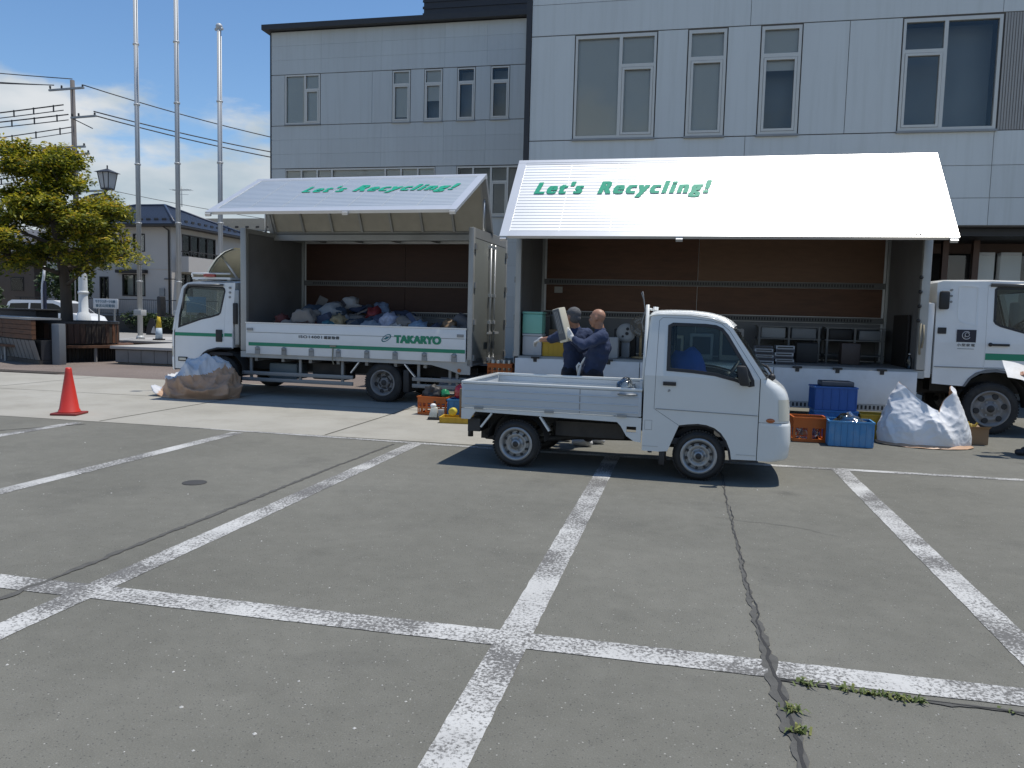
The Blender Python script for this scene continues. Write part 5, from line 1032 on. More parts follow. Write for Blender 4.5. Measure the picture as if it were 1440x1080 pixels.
def right_truck():
    T = thing('wing_truck', 'long white right truck with wing raised to a dazzling awning, gate hung down', 'truck', (-2.877, 13.166, 0))
    L, w, zf, H, th, b_ = 6.50, 2.322, .96, 3.476, .757, 1.92
    xf, wg, pan, uy = wing_body(T, 1, L, w, zf, .6, H, th, b_, 'down', .06, 8)
    text('lettering', "Let's", GREENL, wg, pan(.33, .88), (1, 0, 0), uy, .82, .32, shear=.28, bold=.07, lift=.004, spacing=1.3); text('lettering', "Recycling!", GREENL, wg, pan(1.38, .99), (1, 0, 0), uy, 1.80, .43, shear=.28, bold=.052, lift=.004, spacing=1.3)
    text('maker_mark', 'アルミウイング', mat('dark_lettering', 1), wg, pan(5.93, 1.90), (1, 0, 0), uy, .36, .055, bold=.08, lift=.006)
    # lowered side gate in three boards
    x0 = .04
    for i in range(3):
        xa, xb = x0 + i * 2.12, x0 + (i + 1) * 2.12 - .012; b = MB(xf); b.box(xa, xb, -.075, -.045, .40, .925); g = b.build('side_gate', mat('gate_white', (.72, .73, .73), .45, var=.04, dirt=(.4, .38, .34), damt=.3, dscale=2), T, bev=.005)
        b = MB(xf); b.box(xa, xb, -.078, -.045, .30, .398); b.build('lashing_rail', ALUD, g); b = MB(xf)
        for q in range(int(2.0 / .06)): b.box(xa + .06 + q * .06, xa + .09 + q * .06, -.081, -.0785, .32, .38)
        struct(b.build('rail_slots', BLACK, g), 'stuff')
        for q in (.35, .95, 1.6): b = MB(xf); b.box(xa + q - .07, xa + q + .07, -.095, -.04, .925, .955); b.box(xa + q - .03, xa + q + .03, -.085, -.075, .87, .925); b.build('gate_hinge', DARKST, g)
    # cab
    xr = 6.62; D = [(8.36, 1.36), (8.33, 1.5), (8.13, 2.18), (8.06, 2.27), (7.96, 2.30), (7.40, 2.305), (7.325, 2.27), (7.325, 1.035)]
    quarter = [(xr, .76), (xr, 2.31), (6.70, 2.335), (7.98, 2.335), (8.10, 2.30), (8.17, 2.21), (8.40, 1.5), (8.42, 1.34), (8.375, 1.34)] + D + [(8.365, 1.03), (8.365, .76), (8.0, .70), (7.95, .80), (7.85, .89), (7.70, .95), (7.48, .97), (7.28, .94), (7.16, .86), (7.08, .735)]
    door = D + [(8.36, 1.035)]
    hole = [(7.43, 1.74), (7.455, 1.70), (7.52, 1.665), (7.84, 1.575), (8.10, 1.50), (8.24, 1.48), (8.26, 1.52), (8.06, 2.18), (8.02, 2.225), (7.96, 2.24), (7.46, 2.245), (7.43, 2.215)]
    d = cab(T, dict(xf=xf, W=2.2, belt=1.4, k=.07, seam=8.37, paint=WHITE, quarter=quarter, door=door, hole=hole, curve=.12, corner=.16, nose=[('bumper', [(.40, 8.44), (.45, 8.50), (.75, 8.54), (.83, 8.52), (.834, 8.48)]), ('front_panel', [(.84, 8.50), (1.1, 8.51), (1.28, 8.49), (1.34, 8.47)])], light=[(.6, 8.53), (.76, 8.54)], grille=[(.9, 8.505), (1.15, 8.51)],
        screen=((8.42, 1.34), (8.14, 2.27)), roof=[(xr, 2.30), (6.66, 2.345), (6.8, 2.365), (7.4, 2.375), (7.9, 2.365), (8.05, 2.33), (8.15, 2.26)], rear=(xr, .9, 2.31), floor=1.02, seat=(7.3, 1.35), dash=(8.05, 1.6), wheelc=(7.95, .5, 1.66), tilt=.7, wr=.22))
    b = MB(xf); b.box(7.37, 7.65, -.035, -.004, 1.365, 1.40); b.ball((7.39, -.02, 1.385), .03); b.build('handle', BLACK, d, bev=.006); b = MB(xf); b.box(7.335, 8.355, -.0025, .002, 1.15, 1.25); b.build('green_stripe', GREEN, d)
    b = MB(xf); b.tube([(7.36, .055, 2.285), (7.95, .055, 2.28), (8.09, .055, 2.2)], .03, 6); b.build('visor', mat('smoke_visor', 1), d)
    b = MB(xf); o = [(6.92, 2.24), (6.92, 1.78), (6.95, 1.72), (7.02, 1.69), (7.2, 1.655), (7.2, 2.24), (7.16, 2.265), (6.96, 2.265)]; b.plate(o, [inset(o, .022)], -.005, .0); b.build('panel_emboss', WHITE, T, bev=.002, cut=[((0, 0, 1.4), (0, 0, 1))], post=lambda X, Y, Z: (X, Y + max(0, Z - 1.4) * .07, Z))
    b = MB(xf)
    for z in (2.02, 2.11, 2.2): b.cyl((6.82, .03, z), (6.82, .08, z), .018)
    struct(b.build('vent_hole', GREYST, T), 'stuff')
    b = MB(xf); b.box(6.92, 7.19, -.004, -.001, 1.41, 1.60); dec = b.build('decal', mat('navy_decal', (.012, .014, .03), .4), T, bev=.0)
    wd = mat('white_decal', (.6, .6, .6), .5); gd = mat('grey_decal', (.12, .12, .12), .5)
    b = MB(xf); b.tube([(7.055 + .058 * math.cos(a) , -.006, 1.515 + .058 * math.sin(a)) for a in [(-.5 - 5.0 * i / 24) for i in range(25)]], .006, 5); b.tube([(7.065 + .03 * math.cos(a), -.006, 1.525 + .03 * math.sin(a)) for a in [2 * math.pi * i / 18 for i in range(19)]], .005, 5); b.tube([(7.035, -.006, 1.52), (7.035, -.006, 1.48)], .005, 5); b.build('decal_mark', wd, dec)
    text('lettering', '小型家電', gd, T, (6.93, -.0015, 1.345), (1, 0, 0), (0, 0, 1), .25, .045, bold=.04, lift=.003, spacing=1.3); b = MB(xf); b.box(6.94, 7.17, -.004, -.001, 1.305, 1.312); b.build('small_print', gd, T)
    b = MB(xf); b.box(6.63, 7.32, -.012, -.001, 1.015, 1.03); b.box(7.33, 8.36, -.010, -.0008, 1.012, 1.026); b.build('step_line', GREYST, T)
    b = MB(xf); arc = [(7.05, .735), (7.12, .86), (7.22, .95), (7.35, 1.0), (7.5, 1.01), (7.7, .985), (7.86, .92), (7.97, .83), (8.03, .71)]; b.plate(arc + [(8.0, .70), (7.95, .80), (7.85, .89), (7.70, .95), (7.48, .97), (7.28, .94), (7.16, .86), (7.08, .735)], [], -.02, .0); b.build('arch_flare', mat('flare_grey', (.17, .175, .18), .6, var=.1), T)
    b = MB(xf)
    for yy in (.04, 1.86): b.grid(12, 1, lambda u, v: (7.50 + .5 * math.cos(math.pi * u), yy + .3 * v, .42 + .54 * math.sin(math.pi * u)))
    b.box(6.7, 8.3, .4, 1.8, .62, .95); b.build('inner_arch', DARKST, T)
    wheel(T, 7.485, .05, .40, .40, .265, .24, RIMD, 6, .09, hole_r=.045); wheel(T, 7.485, 1.91, .40, .40, .265, .24, RIMD, 6, .09, False, hole_r=.045)
    for y in (.05, .31): wheel(T, 1.75, y, .40, .40, .265, .24, RIMD, 6, .09, dish=.1 if y < .1 else .03, hole_r=.045)
    wheel(T, 1.75, 2.03, .40, .40, .265, .24, RIMD, 6, .09, False, hole_r=.045); b = MB(xf); b.bar((1.75, .2, .4), (1.75, 2.1, .4), .18); b.bar((7.485, .2, .4), (7.485, 2.0, .4), .14); b.build('axle', DARKST, T)
    b = MB(xf); b.box(6.50, 6.60, .02, .16, .84, 2.0); b.build('intake_duct', WHITE, T, bev=.02); b = MB(xf); b.box(6.63, 6.77, -.09, .0, 1.90, 2.18); b.build('air_intake', BLACK, T, bev=.03); b = MB(xf); b.box(6.65, 6.77, -.006, -.001, 1.53, 1.625); b.build('badge_plate', BLACK, T)
    b = MB(xf)
    for i in range(4): b.cyl((6.36, -.03 - .0 * i, 1.72 + i * .22), (6.36, .0, 1.72 + i * .22), .02); b.ball((6.36, -.035, 1.72 + i * .22), .03)
    b.build('rope_hook', BLACK, T); b = MB(xf); b.tube([(6.4, -.03, 1.68), (6.39, -.04, 1.4), (6.41, -.03, 1.2)], .015); b.tube([(6.44, -.03, 1.66), (6.45, -.04, 1.45), (6.43, -.03, 1.3)], .015); b.build('strap', mat('old_rope', 1), T)
    under(T, xf, L, w, zf, [(2.4, 4.4, (.55, .40), (2.5, 4.3))], [(4.7, 5.7, .2, .8, .3, .72, DARKST, 'fuel_tank'), (.1, .3, .1, 2.2, .45, .6, GREYST, 'rear_bumper')])
    for yy in (-.28, 2.3): b = MB(xf); b.box(8.5, 8.62, yy, yy + .18, 1.6, 2.1); b.build('door_mirror', BLACK, T, bev=.03)
    # paper notice on the lining
    b = MB(); b.box(.30, .46, w - .069, w - .0605, 2.12, 2.24); b.build('paper_notice', mat('paper', (.5, .49, .45), .9), T)
right_truck()
# ---------------------------------------------------------------- people
def glove_hand(wr, d, up, curl, m, T, nm='glove', side=1, size=1.0):
    """hand from wrist wr along d; up = back-of-hand normal; curl = finger bend (radians); side = thumb side sign"""
    wr, d, up = Vector(wr), Vector(d).normalized(), Vector(up); up = (up - d * up.dot(d)).normalized(); sd = d.cross(up) * side; s = size; b = MB()
    b.cap(wr - d * .03, wr + d * .01, .031 * s, .030 * s)
    for k in (-1, -.33, .33, 1): b.cap(wr + d * .015 + sd * k * .018 * s, wr + d * .085 * s + sd * k * .031 * s, .017 * s, .0145 * s, 10)
    for i, (k, L) in enumerate(((1, .072), (.36, .082), (-.30, .076), (-1, .060))):
        p = wr + d * .085 * s + sd * k * .031 * s; dd = d.copy(); r = .0105 * s
        for j, f in enumerate((.45, .32, .23)):
            a = curl * (.55, .75, .6)[j]; ax = sd; dd = (Matrix.Rotation(-a * side if False else a, 3, d.cross(up)) @ dd) if False else (dd * math.cos(a) - up * math.sin(a) * (1 if j == 0 else 1)).normalized(); q = p + dd * L * f * s; b.cap(p, q, r, r * .9, 8); p = q; r *= .92
    p = wr + d * .03 * s + sd * .030 * s; q = p + (d * .55 + sd * .65 - up * .35).normalized() * .042 * s; b.cap(p, q, .014 * s, .012 * s, 8); b.cap(q, q + (d * .85 + sd * .15 - up * .5).normalized() * .034 * s, .012 * s, .0095 * s, 8)
    return remesh(nm, b, m, T, .006, 3)
def person(lab, root, J, face, shirt, trousers, shoe, hair=None, bald=False, sleeve=.85, gloves=True):
    T = thing('person', lab, 'person', root); o = Vector(root); V = lambda k: Vector(J[k]) - o
    f = Vector((face[0], face[1], 0)).normalized(); up = Vector((face[2] if len(face) > 2 else 0, 0, 1)).normalized(); rt = f.cross(Vector((0, 0, 1))).normalized(); Rm = Matrix((rt, f, Vector((0, 0, 1)))).transposed()
    hd = V('head'); at = lambda x, y, z: hd + Rm @ Vector((x, y, z)); b = MB()
    # head
    b.ball(at(0, -.012, .035), .076, .096, .088, Rm, 20, 14); b.ball(at(0, .022, -.02), .064, .075, .088, Rm, 18, 12); b.ball(at(0, .045, -.085), .040, .040, .032, Rm); b.ball(at(0, .085, .03), .055, .018, .014, Rm)
    b.cap(at(0, .096, .015), at(0, .113, -.022), .009, .015, 8); b.ball(at(0, .098, -.055), .024, .012, .008, Rm); b.ball(at(0, .094, -.066), .022, .012, .009, Rm)
    for s in (-1, 1): b.ball(at(s * .080, -.014, .0), .013, .025, .038, Rm, 10, 8); b.ball(at(s * .045, .065, -.03), .022, .022, .024, Rm)
    nk = V('neck'); b.cap(hd + Vector((0, 0, -.03)) - f * .02, nk, .052, .060)
    ch, pv = V('chest'), V('pelvis'); sh = {k: V('sh' + k) for k in 'LR'}; el = {k: V('el' + k) for k in 'LR'}; wr = {k: V('wr' + k) for k in 'LR'}
    for q, r in ((0, .115), (.5, .12), (1, .115)): b.ball(pv.lerp(ch, q), .15, r - .01, .14, Rm)
    for k in 'LR':
        b.cap(nk - Vector((0, 0, .05)), sh[k], .055, .062); b.cap(sh[k], el[k], .052, .042); b.cap(el[k], wr[k], .042, .029)
        hp, kn, an = V('hip' + k), V('kn' + k), V('an' + k); b.cap(hp, kn, .085, .058); b.cap(kn, an, .055, .036); b.cap(an - Vector((0, 0, .03)), V('to' + k), .035, .028)
    remesh('body', b, SKIN, T, .012, 4)
    wf = lambda amp, sc, sd: (lambda co, n: co + n * amp * (ridge(co + Vector((sd, 0, 0)), sc, 3) - .7))
    b = MB()
    for q, rx, ry in ((0.02, .168, .125), (.3, .165, .125), (.6, .178, .132), (.95, .185, .13)): b.ball(pv.lerp(ch, q) , rx, ry, .15, Rm)
    b.ball(ch + Vector((0, 0, .09)), .16, .105, .07, Rm); b.cap(nk + Vector((0, 0, .0)), nk - Vector((0, 0, .06)), .066, .085)
    for k in 'LR':
        b.cap(ch.lerp(nk, .6), sh[k] - Vector((0, 0, .005)), .085, .078); b.cap(sh[k], el[k], .076, .060); e = el[k].lerp(wr[k], sleeve)
        if sleeve > .05: b.cap(el[k], e, .059, .046)
    remesh('work_shirt', b, shirt, T, .012, 5, post=wf(.013, 6, 1))
    b = MB(); b.ball(pv - Vector((0, 0, .03)), .172, .128, .12, Rm)
    for k in 'LR': b.cap(V('hip' + k), V('kn' + k), .098, .075); b.cap(V('kn' + k), V('an' + k) + Vector((0, 0, .02)), .073, .058)
    remesh('trousers', b, trousers, T, .014, 5, post=wf(.013, 5, 4))
    for k in 'LR':
        a, t = V('an' + k), V('to' + k); b = MB(); b.cap(Vector((a.x, a.y, .052)), Vector((t.x, t.y, .045)), .048, .040); b.cap(Vector((a.x, a.y, .05)), Vector((a.x, a.y, .085)), .047, .043); d = (t - a); d.z = 0; b.ball(Vector((a.x, a.y, .05)) - d.normalized() * .03, .042)
        remesh('shoe', b, shoe, T, .01, 2, post=lambda co, n: Vector((co.x, co.y, max(co.z, .004))))
    for s in (-1, 1): b = MB(); b.ball(at(s * .031, .086, .008), .011, .008, .009, Rm, 10, 8); b.build('eye', BLACK, T)
    if hair:
        b = MB(); b.ball(at(0, -.022, .05), .086, .102, .086, Rm, 20, 14); b.ball(at(0, -.045, -.01), .080, .075, .07, Rm, 18, 12)
        remesh('hair', b, hair, T, .010, 2, post=lambda co, n: co + n * .004 * noise.noise(co * 90))
    return T, V
def men():
    o = (-1.12, 9.93, 0)
    T, V = person('bald person in navy work clothes holding up a grey appliance', o, dict(head=(-1.095, 9.90, 1.625), neck=(-1.055, 9.92, 1.47), chest=(-1.05, 9.93, 1.28), pelvis=(-1.13, 9.93, .95), shL=(-1.01, 9.745, 1.41), elL=(-1.225, 9.60, 1.285), wrL=(-1.375, 9.665, 1.385), shR=(-1.08, 10.11, 1.41), elR=(-1.30, 10.08, 1.24), wrR=(-1.43, 9.93, 1.37),
        hipL=(-1.13, 9.84, .92), knL=(-1.20, 9.82, .50), anL=(-1.16, 9.83, .09), toL=(-1.33, 9.86, .04), hipR=(-1.13, 10.02, .92), knR=(-1.13, 10.06, .50), anR=(-1.03, 10.10, .09), toR=(-1.20, 10.15, .04)), (-.93, .36), NAVY, TROU, mat('white_trainers', (.6, .6, .6), .6), None, True, .72)
    glove_hand(V('wrL'), (-.55, .10, .62), (-.25, -.95, .1), .55, GLOVE, T, side=-1); glove_hand(V('wrR'), (-.6, -.25, .45), (.2, .95, .1), .6, GLOVE, T, side=1)
    b = MB(); r = [(-.185, -.11, .93), (-.20, -.115, 1.02), (-.175, -.13, 1.06), (-.15, -.14, 1.04), (-.165, -.13, .98), (-.18, -.13, .90), (-.17, -.13, .84)]; b.tube(r, [.016, .018, .015, .014, .018, .02, .012], 8); b.tube([(-.15, -.14, 1.04), (-.12, -.15, 1.10), (-.10, -.15, 1.14)], [.014, .012, .008], 8); b.build('waist_towel', mat('white_towel', (.68, .68, .66), .9, var=.1), T)
    a = Vector((-.28, 0, .96)); t = Matrix.Rotation(R(-24), 3, a) @ Vector((.96, 0, .28)); n = a.cross(t); c = Vector((-1.508, 9.72, 1.535)); A = thing('appliance', 'flat grey and cream appliance held up by the bald person', 'appliance', c)
    b = MB(); b.obox((0, 0, 0), a * .215, t * .055, n * .075); b.build('case', mat('cream_plastic', (.50, .47, .37), .5, var=.06), A, bev=.012); sg = -1 if (n.y > 0) else 1
    b = MB(); b.obox(n * sg * .0765 + a * .01, a * .195, t * .047, n * .003); b.build('front_panel', mat('dark_grey_plastic', (.09, .10, .11), .4, var=.2), A); b = MB()
    for i in range(3): b.obox(n * sg * .081 + t * (-.02 + .02 * i) + a * .04, a * .14, t * .004, n * .002)
    b.build('trim_strip', GREYST, A); b = MB(); b.obox(-t * .0565, a * .19, t * .001, n * .06); b.build('side_panel', mat('grey_plastic', (.22, .23, .24), .5), A)
    o = (-1.42, 10.22, 0)
    T, V = person('grey haired person in navy work clothes reaching out towards the truck', o, dict(head=(-1.445, 10.15, 1.635), neck=(-1.40, 10.19, 1.48), chest=(-1.40, 10.20, 1.29), pelvis=(-1.42, 10.22, .95), shL=(-1.53, 10.04, 1.42), elL=(-1.72, 10.17, 1.345), wrL=(-1.90, 10.33, 1.325), shR=(-1.27, 10.34, 1.42), elR=(-1.30, 10.50, 1.17), wrR=(-1.48, 10.66, 1.15),
        hipL=(-1.47, 10.14, .92), knL=(-1.50, 10.18, .50), anL=(-1.47, 10.16, .09), toL=(-1.62, 10.27, .04), hipR=(-1.36, 10.30, .92), knR=(-1.40, 10.36, .5), anR=(-1.36, 10.36, .09), toR=(-1.50, 10.47, .04)), (-.80, .60), NAVY, TROU, mat('white_trainers', 1), HAIRG, False, .12)
    glove_hand(V('wrL'), (-.75, .55, -.35), (.1, -.3, .95), .9, GLOVE, T, side=1); glove_hand(V('wrR'), (-.8, .6, 0), (0, -.3, .95), .7, GLOVE, T, side=-1)
    o = (4.55, 11.30, 0)
    T, V = person('person in dark clothes at the right frame edge holding a sheet of paper', o, dict(head=(4.53, 11.30, 1.58), neck=(4.56, 11.30, 1.43), chest=(4.56, 11.30, 1.24), pelvis=(4.55, 11.30, .92), shL=(4.54, 11.11, 1.37), elL=(4.50, 11.06, 1.09), wrL=(4.28, 11.05, 1.06), shR=(4.54, 11.49, 1.37), elR=(4.50, 11.52, 1.09), wrR=(4.29, 11.42, 1.08),
        hipL=(4.55, 11.21, .89), knL=(4.45, 11.20, .49), anL=(4.43, 11.20, .09), toL=(4.26, 11.20, .04), hipR=(4.55, 11.39, .89), knR=(4.53, 11.42, .49), anR=(4.59, 11.44, .09), toR=(4.43, 11.46, .04)), (-1, 0), mat('black_shirt', (.02, .02, .022), .9, var=.3), mat('black_trousers', (.012, .012, .014), .9, var=.2), mat('dark_trainers', (.025, .026, .03), .7, var=.3), mat('black_hair', (.012, .011, .01), .6), False, .1)
    glove_hand(V('wrL'), (-1, 0, .1), (0, -.5, .85), .5, SKIN, T, 'hand', side=-1); glove_hand(V('wrR'), (-1, -.1, .1), (0, .5, .85), .5, SKIN, T, 'hand', side=1)
    p = MB(); p.grid(6, 4, lambda u, v: (-.15 + .30 * u, -.11 + .22 * v, .03 * math.sin(u * 2.2) - .10 * u + .20 * v + .006 * math.sin(v * 7))); p.grid(6, 4, lambda u, v: (-.15 + .30 * u, -.11 + .22 * v, -.002 + .03 * math.sin(u * 2.2) - .10 * u + .20 * v + .006 * math.sin(v * 7)))
    tag(p.build('paper_sheet', mat('printed_paper', (.74, .73, .70), .8, var=.12, scale=16, dirt=(.45, .36, .22), damt=.4, dscale=9), None, loc=(4.14, 11.08, 1.02)), 'white printed sheet held out at the right frame edge', 'paper')
men()

# ---------------------------------------------------------------- crates, sacks and loose things on the ground
def crate(name, lab, loc, rz, L, W, H, m, rows=2, cols=5, cat='crate', solid=False, holes=True):
    T = thing(name, lab, cat, loc, rz); t = .012
    def wall(n, ln, place):
        cs = []
        if holes:
            cw = ln / cols
            for i in range(cols):
                for j in range(rows):
                    x0 = -ln / 2 + i * cw + cw * .14; x1 = x0 + cw * .72; z0 = H * (.12 + .62 / rows * j); z1 = z0 + H * .62 / rows * .72; cs.append([(x0, z0), (x1, z0), (x1, z1), (x0, z1)])
        b = MB(); b.plate([(-ln / 2, 0), (ln / 2, 0), (ln / 2, H * .93), (-ln / 2, H * .93)], cs, 0, t)
        if not holes:
            for i in range(cols + 1): x = -ln / 2 + .008 + (ln - .016) * i / cols; b.box(x - .006, x + .006, -.008, -.0005, .01, H * .9)
        return b.build('wall', m, T, post=place)
    wall(0, L - .002, lambda x, y, z: (x, -W / 2 + y, z)); wall(1, L - .002, lambda x, y, z: (-x, W / 2 - y, z)); wall(2, W - 2 * t - .004, lambda x, y, z: (L / 2 - y, x, z)); wall(3, W - 2 * t - .004, lambda x, y, z: (-L / 2 + y, -x, z))
    b = MB(); b.box(-L / 2 + t + .001, L / 2 - t - .001, -W / 2 + t + .001, W / 2 - t - .001, .004, .016); b.build('base', m, T)
    b = MB(); b.plate([(-L / 2 - .012, -W / 2 - .012), (L / 2 + .012, -W / 2 - .012), (L / 2 + .012, W / 2 + .012), (-L / 2 - .012, W / 2 + .012)], [[(-L / 2 + .012, -W / 2 + .012), (L / 2 - .012, -W / 2 + .012), (L / 2 - .012, W / 2 - .012), (-L / 2 + .012, W / 2 - .012)]], H * .932, H); b.build('rim', m, T, post=lambda x, y, z: (x, z, y))
    return T
ORANGE = mat('orange_crate_plastic', (.50, .115, .012), .5, var=.12, dirt=(.25, .07, .02), damt=.3, dscale=4); BLUEC = mat('blue_crate_plastic', (.02, .15, .42), .45, var=.12, dirt=(.03, .08, .2), damt=.3); BLUEL = mat('light_blue_crate_plastic', (.06, .24, .48), .45, var=.12, dirt=(.35, .4, .42), damt=.35, dscale=4); YELL = mat('yellow_plastic_crate', (.52, .32, .02), .5, var=.12, dirt=(.3, .18, .03), damt=.3)
CLEAR = glass('clear_polythene', (.9, .92, .92), 3.0, .12)
def bottle(lab, loc, m, r=.035, h=.22, cap=None, cat='bottle'):
    T = thing('bottle', lab, cat, loc); b = MB(); b.lathe([(0, r * .9), (.006, r), (h * .62, r), (h * .74, r * .8), (h * .84, r * .4), (h * .93, r * .38)], (0, 0, 0), 'z', 16); b.build('body', m, T); b = MB(); b.cyl((0, 0, h * .931), (0, 0, h), r * .42, n=12); b.build('cap', cap or BLACK, T); return T
def ground_things():
    # traffic cone
    T = thing('traffic_cone', 'red traffic cone on the concrete at left', 'cone', (-8.93, 9.90, .005), .25); red = mat('cone_red', (.56, .035, .022), .45, var=.08, dirt=(.3, .04, .03), damt=.25, dscale=4)
    b = MB(); b.box(-.19, .19, -.19, .19, 0, .035); b.build('base', mat('cone_base', (.24, .03, .025), .6, var=.25, dirt=(.08, .03, .03), damt=.5), T, bev=.012); b = MB(); b.lathe([(.036, .165), (.05, .15), (.075, .145), (.085, .135), (.62, .05), (.68, .045), (.70, .035), (.70, .022), (.1, .11)], (0, 0, 0), 'z', 32); b.build('cone', red, T)
    # crumpled brown sack beside left cab
    def sackmesh(b, nu, nv, fn): b.grid(nu, nv, fn)
    T = thing('flexible_sack', 'collapsed brown sack with silvery white top by the left truck cab', 'sack', (-8.75, 12.85, .006))
    def fold(p, sc, sd): q = abs(noise.noise(p * sc + Vector((sd, sd * .7, 1.3)))) * 2; return 1 - min(1, q) ** .8
    def sk(u, v):
        a = 2 * math.pi * u; c, s = math.cos(a), math.sin(a); rx, ry = .78, .50; k = v
        prof = [(1.0, 0), (1.05, .07), (1.0, .17), (.90, .30), (.72, .43), (.40, .55), (0.0, .56)]; i = k * 6; j = min(int(i), 5); q = prof[j][0] + (prof[j + 1][0] - prof[j][0]) * (i - j); z = prof[j][1] + (prof[j + 1][1] - prof[j][1]) * (i - j)
        x = c * rx * q; z *= 1.0 + .22 * math.exp(-((x - .22) / .32) ** 2) - .55 * (1 / (1 + math.exp((x + .46) * 11))) - .30 * (1 / (1 + math.exp((.58 - x) * 12)))
        p = Vector((x, s * ry * q, z)); w = Vector((p.x, p.y, p.z * 1.4))
        d = (fold(w, 1.9, 3) - .45) * .24 + (fold(Vector((w.x, w.y, w.z * .5)), 4.2, 8) - .45) * .10 + (fold(w, 9, 5) - .45) * .028; n = Vector((c * (1 - k), s * (1 - k) * .9, .25 + 1.2 * k)).normalized()
        p += n * d * min(1, .12 + k * 3.2) * (1 - .2 * k); p.z = max(p.z, .0 if k < .02 else .003); return p
    b = MB(); b.grid(170, 60, sk)
    for i, f in enumerate(b.f):
        z = sum(b.v[j][2] for j in f) / 4; x = sum(b.v[j][0] for j in f) / 4; y = sum(b.v[j][1] for j in f) / 4; h = .56 + .14 * noise.noise(Vector((x * 2.5, y * 2.5, 2))) - (.10 if y > .1 else 0)
        b.m[i] = 1 if ((z > h - .13 + .30 * x and x < .58) or (x < -.66 and z < .2)) else 0
    b.build('cloth', [mat('brown_sack_lining', (.47, .30, .19), .5, var=.25, scale=4, bump=.3, bscale=25), mat('silver_white_sheet', (.60, .61, .62), .3, var=.15)], T)
    # white sack at right, gaping
    T = thing('white_sack', 'large white sack slumped open with brown lining in front of right truck', 'sack', (3.28, 11.75, .005))
    def ws(u, v, o=0):
        a = 2 * math.pi * u; c, s = math.cos(a), math.sin(a); rx, ry = .585, .40
        KN = [(-math.pi, .86), (-2.65, .80), (-2.1, .66), (-1.57, .54), (-1.2, .47), (-.85, .60), (-.45, .80), (-.25, .83), (.0, .74), (.5, .50), (1.57, .36), (2.5, .55), (math.pi, .86)]; a2 = (a + math.pi) % (2 * math.pi) - math.pi
        for (q0, h0), (q1, h1) in zip(KN[:-1], KN[1:]):
            if q0 <= a2 <= q1: top = h0 + (h1 - h0) * (a2 - q0) / (q1 - q0); break
        k = v; shr = 1 - .06 * k - .36 * k * k; rg = math.exp(-(abs(a2 + .2) / .8) ** 2)
        p = Vector((c * rx * shr * (1 + .07 * math.sin(math.pi * k)) - .06 * k * k * rg, s * ry * shr * (1 + .12 * math.sin(math.pi * k)) - .02 * k, top * k)); n = Vector((c, s, .15)).normalized()
        w = Vector((c * .9 + .25 * k, s * .7, p.z * .5)); d = (fold(w, 1.7, 6) - .45) * .085 * (.35 + .65 * k) + (fold(Vector((p.x + p.z * .5, p.y, p.z * .7)), 3.4, 2) - .45) * .035 + (fold(p, 11, 4) - .45) * .010
        p += n * (d * min(1, .25 + 2.5 * k)) - n * o; p.z = max(.0, p.z); return p
    b = MB(); b.grid(200, 56, ws); b.build('outer', mat('white_woven_sack', (.78, .79, .80), .5, var=.05, scale=3, bump=.25, bscale=40, dirt=(.55, .52, .47), damt=.3), T)
    b = MB(); b.grid(200, 56, lambda u, v: ws(u, v, .012)); b.build('lining', mat('brown_sack_lining', 1), T)
    def cl(u, v):
        a = 2 * math.pi * u; q = v; p = Vector((math.cos(a) * .50 * q, math.sin(a) * .33 * q, .12 + .06 * (1 - q))); p.z += .05 * fbm(p + Vector((1, 2, 3)), 4, 3); return p
    b = MB(); b.grid(40, 10, cl); b.build('contents', mat('brown_sack_lining', 1), T)
    b = MB(); b.grid(60, 4, lambda u, v: (lambda a: (math.cos(a) * (.56 + .06 * v) * 1.0, math.sin(a) * (.38 + .07 * v) - .02, .035 * (1 - v) + .012 * fbm((math.cos(a) * 3, math.sin(a) * 3, v), 1, 2) + .006))(2 * math.pi * u)); b.build('bottom_flap', mat('brown_sack_lining', 1), T)
    # crates right
    crate('crate', 'orange crate in front of the pickup with clear bags inside', (1.72, 11.50, .005), .04, .44, .36, .34, ORANGE, 1, 2)
    crate('crate', 'light blue crate holding clear plastic, in front of the blue stack', (2.22, 11.28, .005), -.05, .56, .40, .34, BLUEL, holes=False, cols=7); crate('crate', 'blue crate at the bottom of the stack behind the clear plastic', (2.14, 12.05, .005), .02, .58, .42, .40, BLUEC, holes=False, cols=6)
    crate('crate', 'dark blue crate on top of the blue stack', (2.12, 12.05, .41), .05, .57, .41, .33, mat('deep_blue_crate', (.012, .09, .33), .45, var=.1), holes=False, cols=5); b = MB(); b.box(-.22, .22, -.16, .16, 0, .07); tag(b.build('case', mat('dark_slate_plastic', (.05, .06, .075), .5, var=.1), None, bev=.012, loc=(2.15, 12.05, .745), rotz=.05), 'flat dark case lying on top of the dark blue crate', 'case')
    crate('crate', 'yellow crate between the blue crates and the white sack', (2.72, 12.10, .005), .0, .46, .36, .36, YELL, holes=False, cols=4)
    crumple('plastic_bag', 'clear crumpled plastic filling the light blue crate', 'bag', (2.22, 11.28, .03), .21, .14, .24, CLEAR, 12, .4); crumple('plastic_bag', 'clear crumpled plastic bags inside the orange crate by the pickup', 'bag', (1.72, 11.50, .03), .15, .12, .16, CLEAR, 13, .4)
    b = MB(); b.tube([(-.1, -.22, .1), (-.02, -.23, .22), (.1, -.225, .28), (.16, -.22, .2), (.08, -.225, .1)], .006, 6); 
    T = thing('carton', 'small open cardboard carton with scraps behind the white sack', 'box', (4.02, 12.1, .005), .15); cb = mat('cardboard', (.27, .18, .105), .85, var=.1, scale=4)
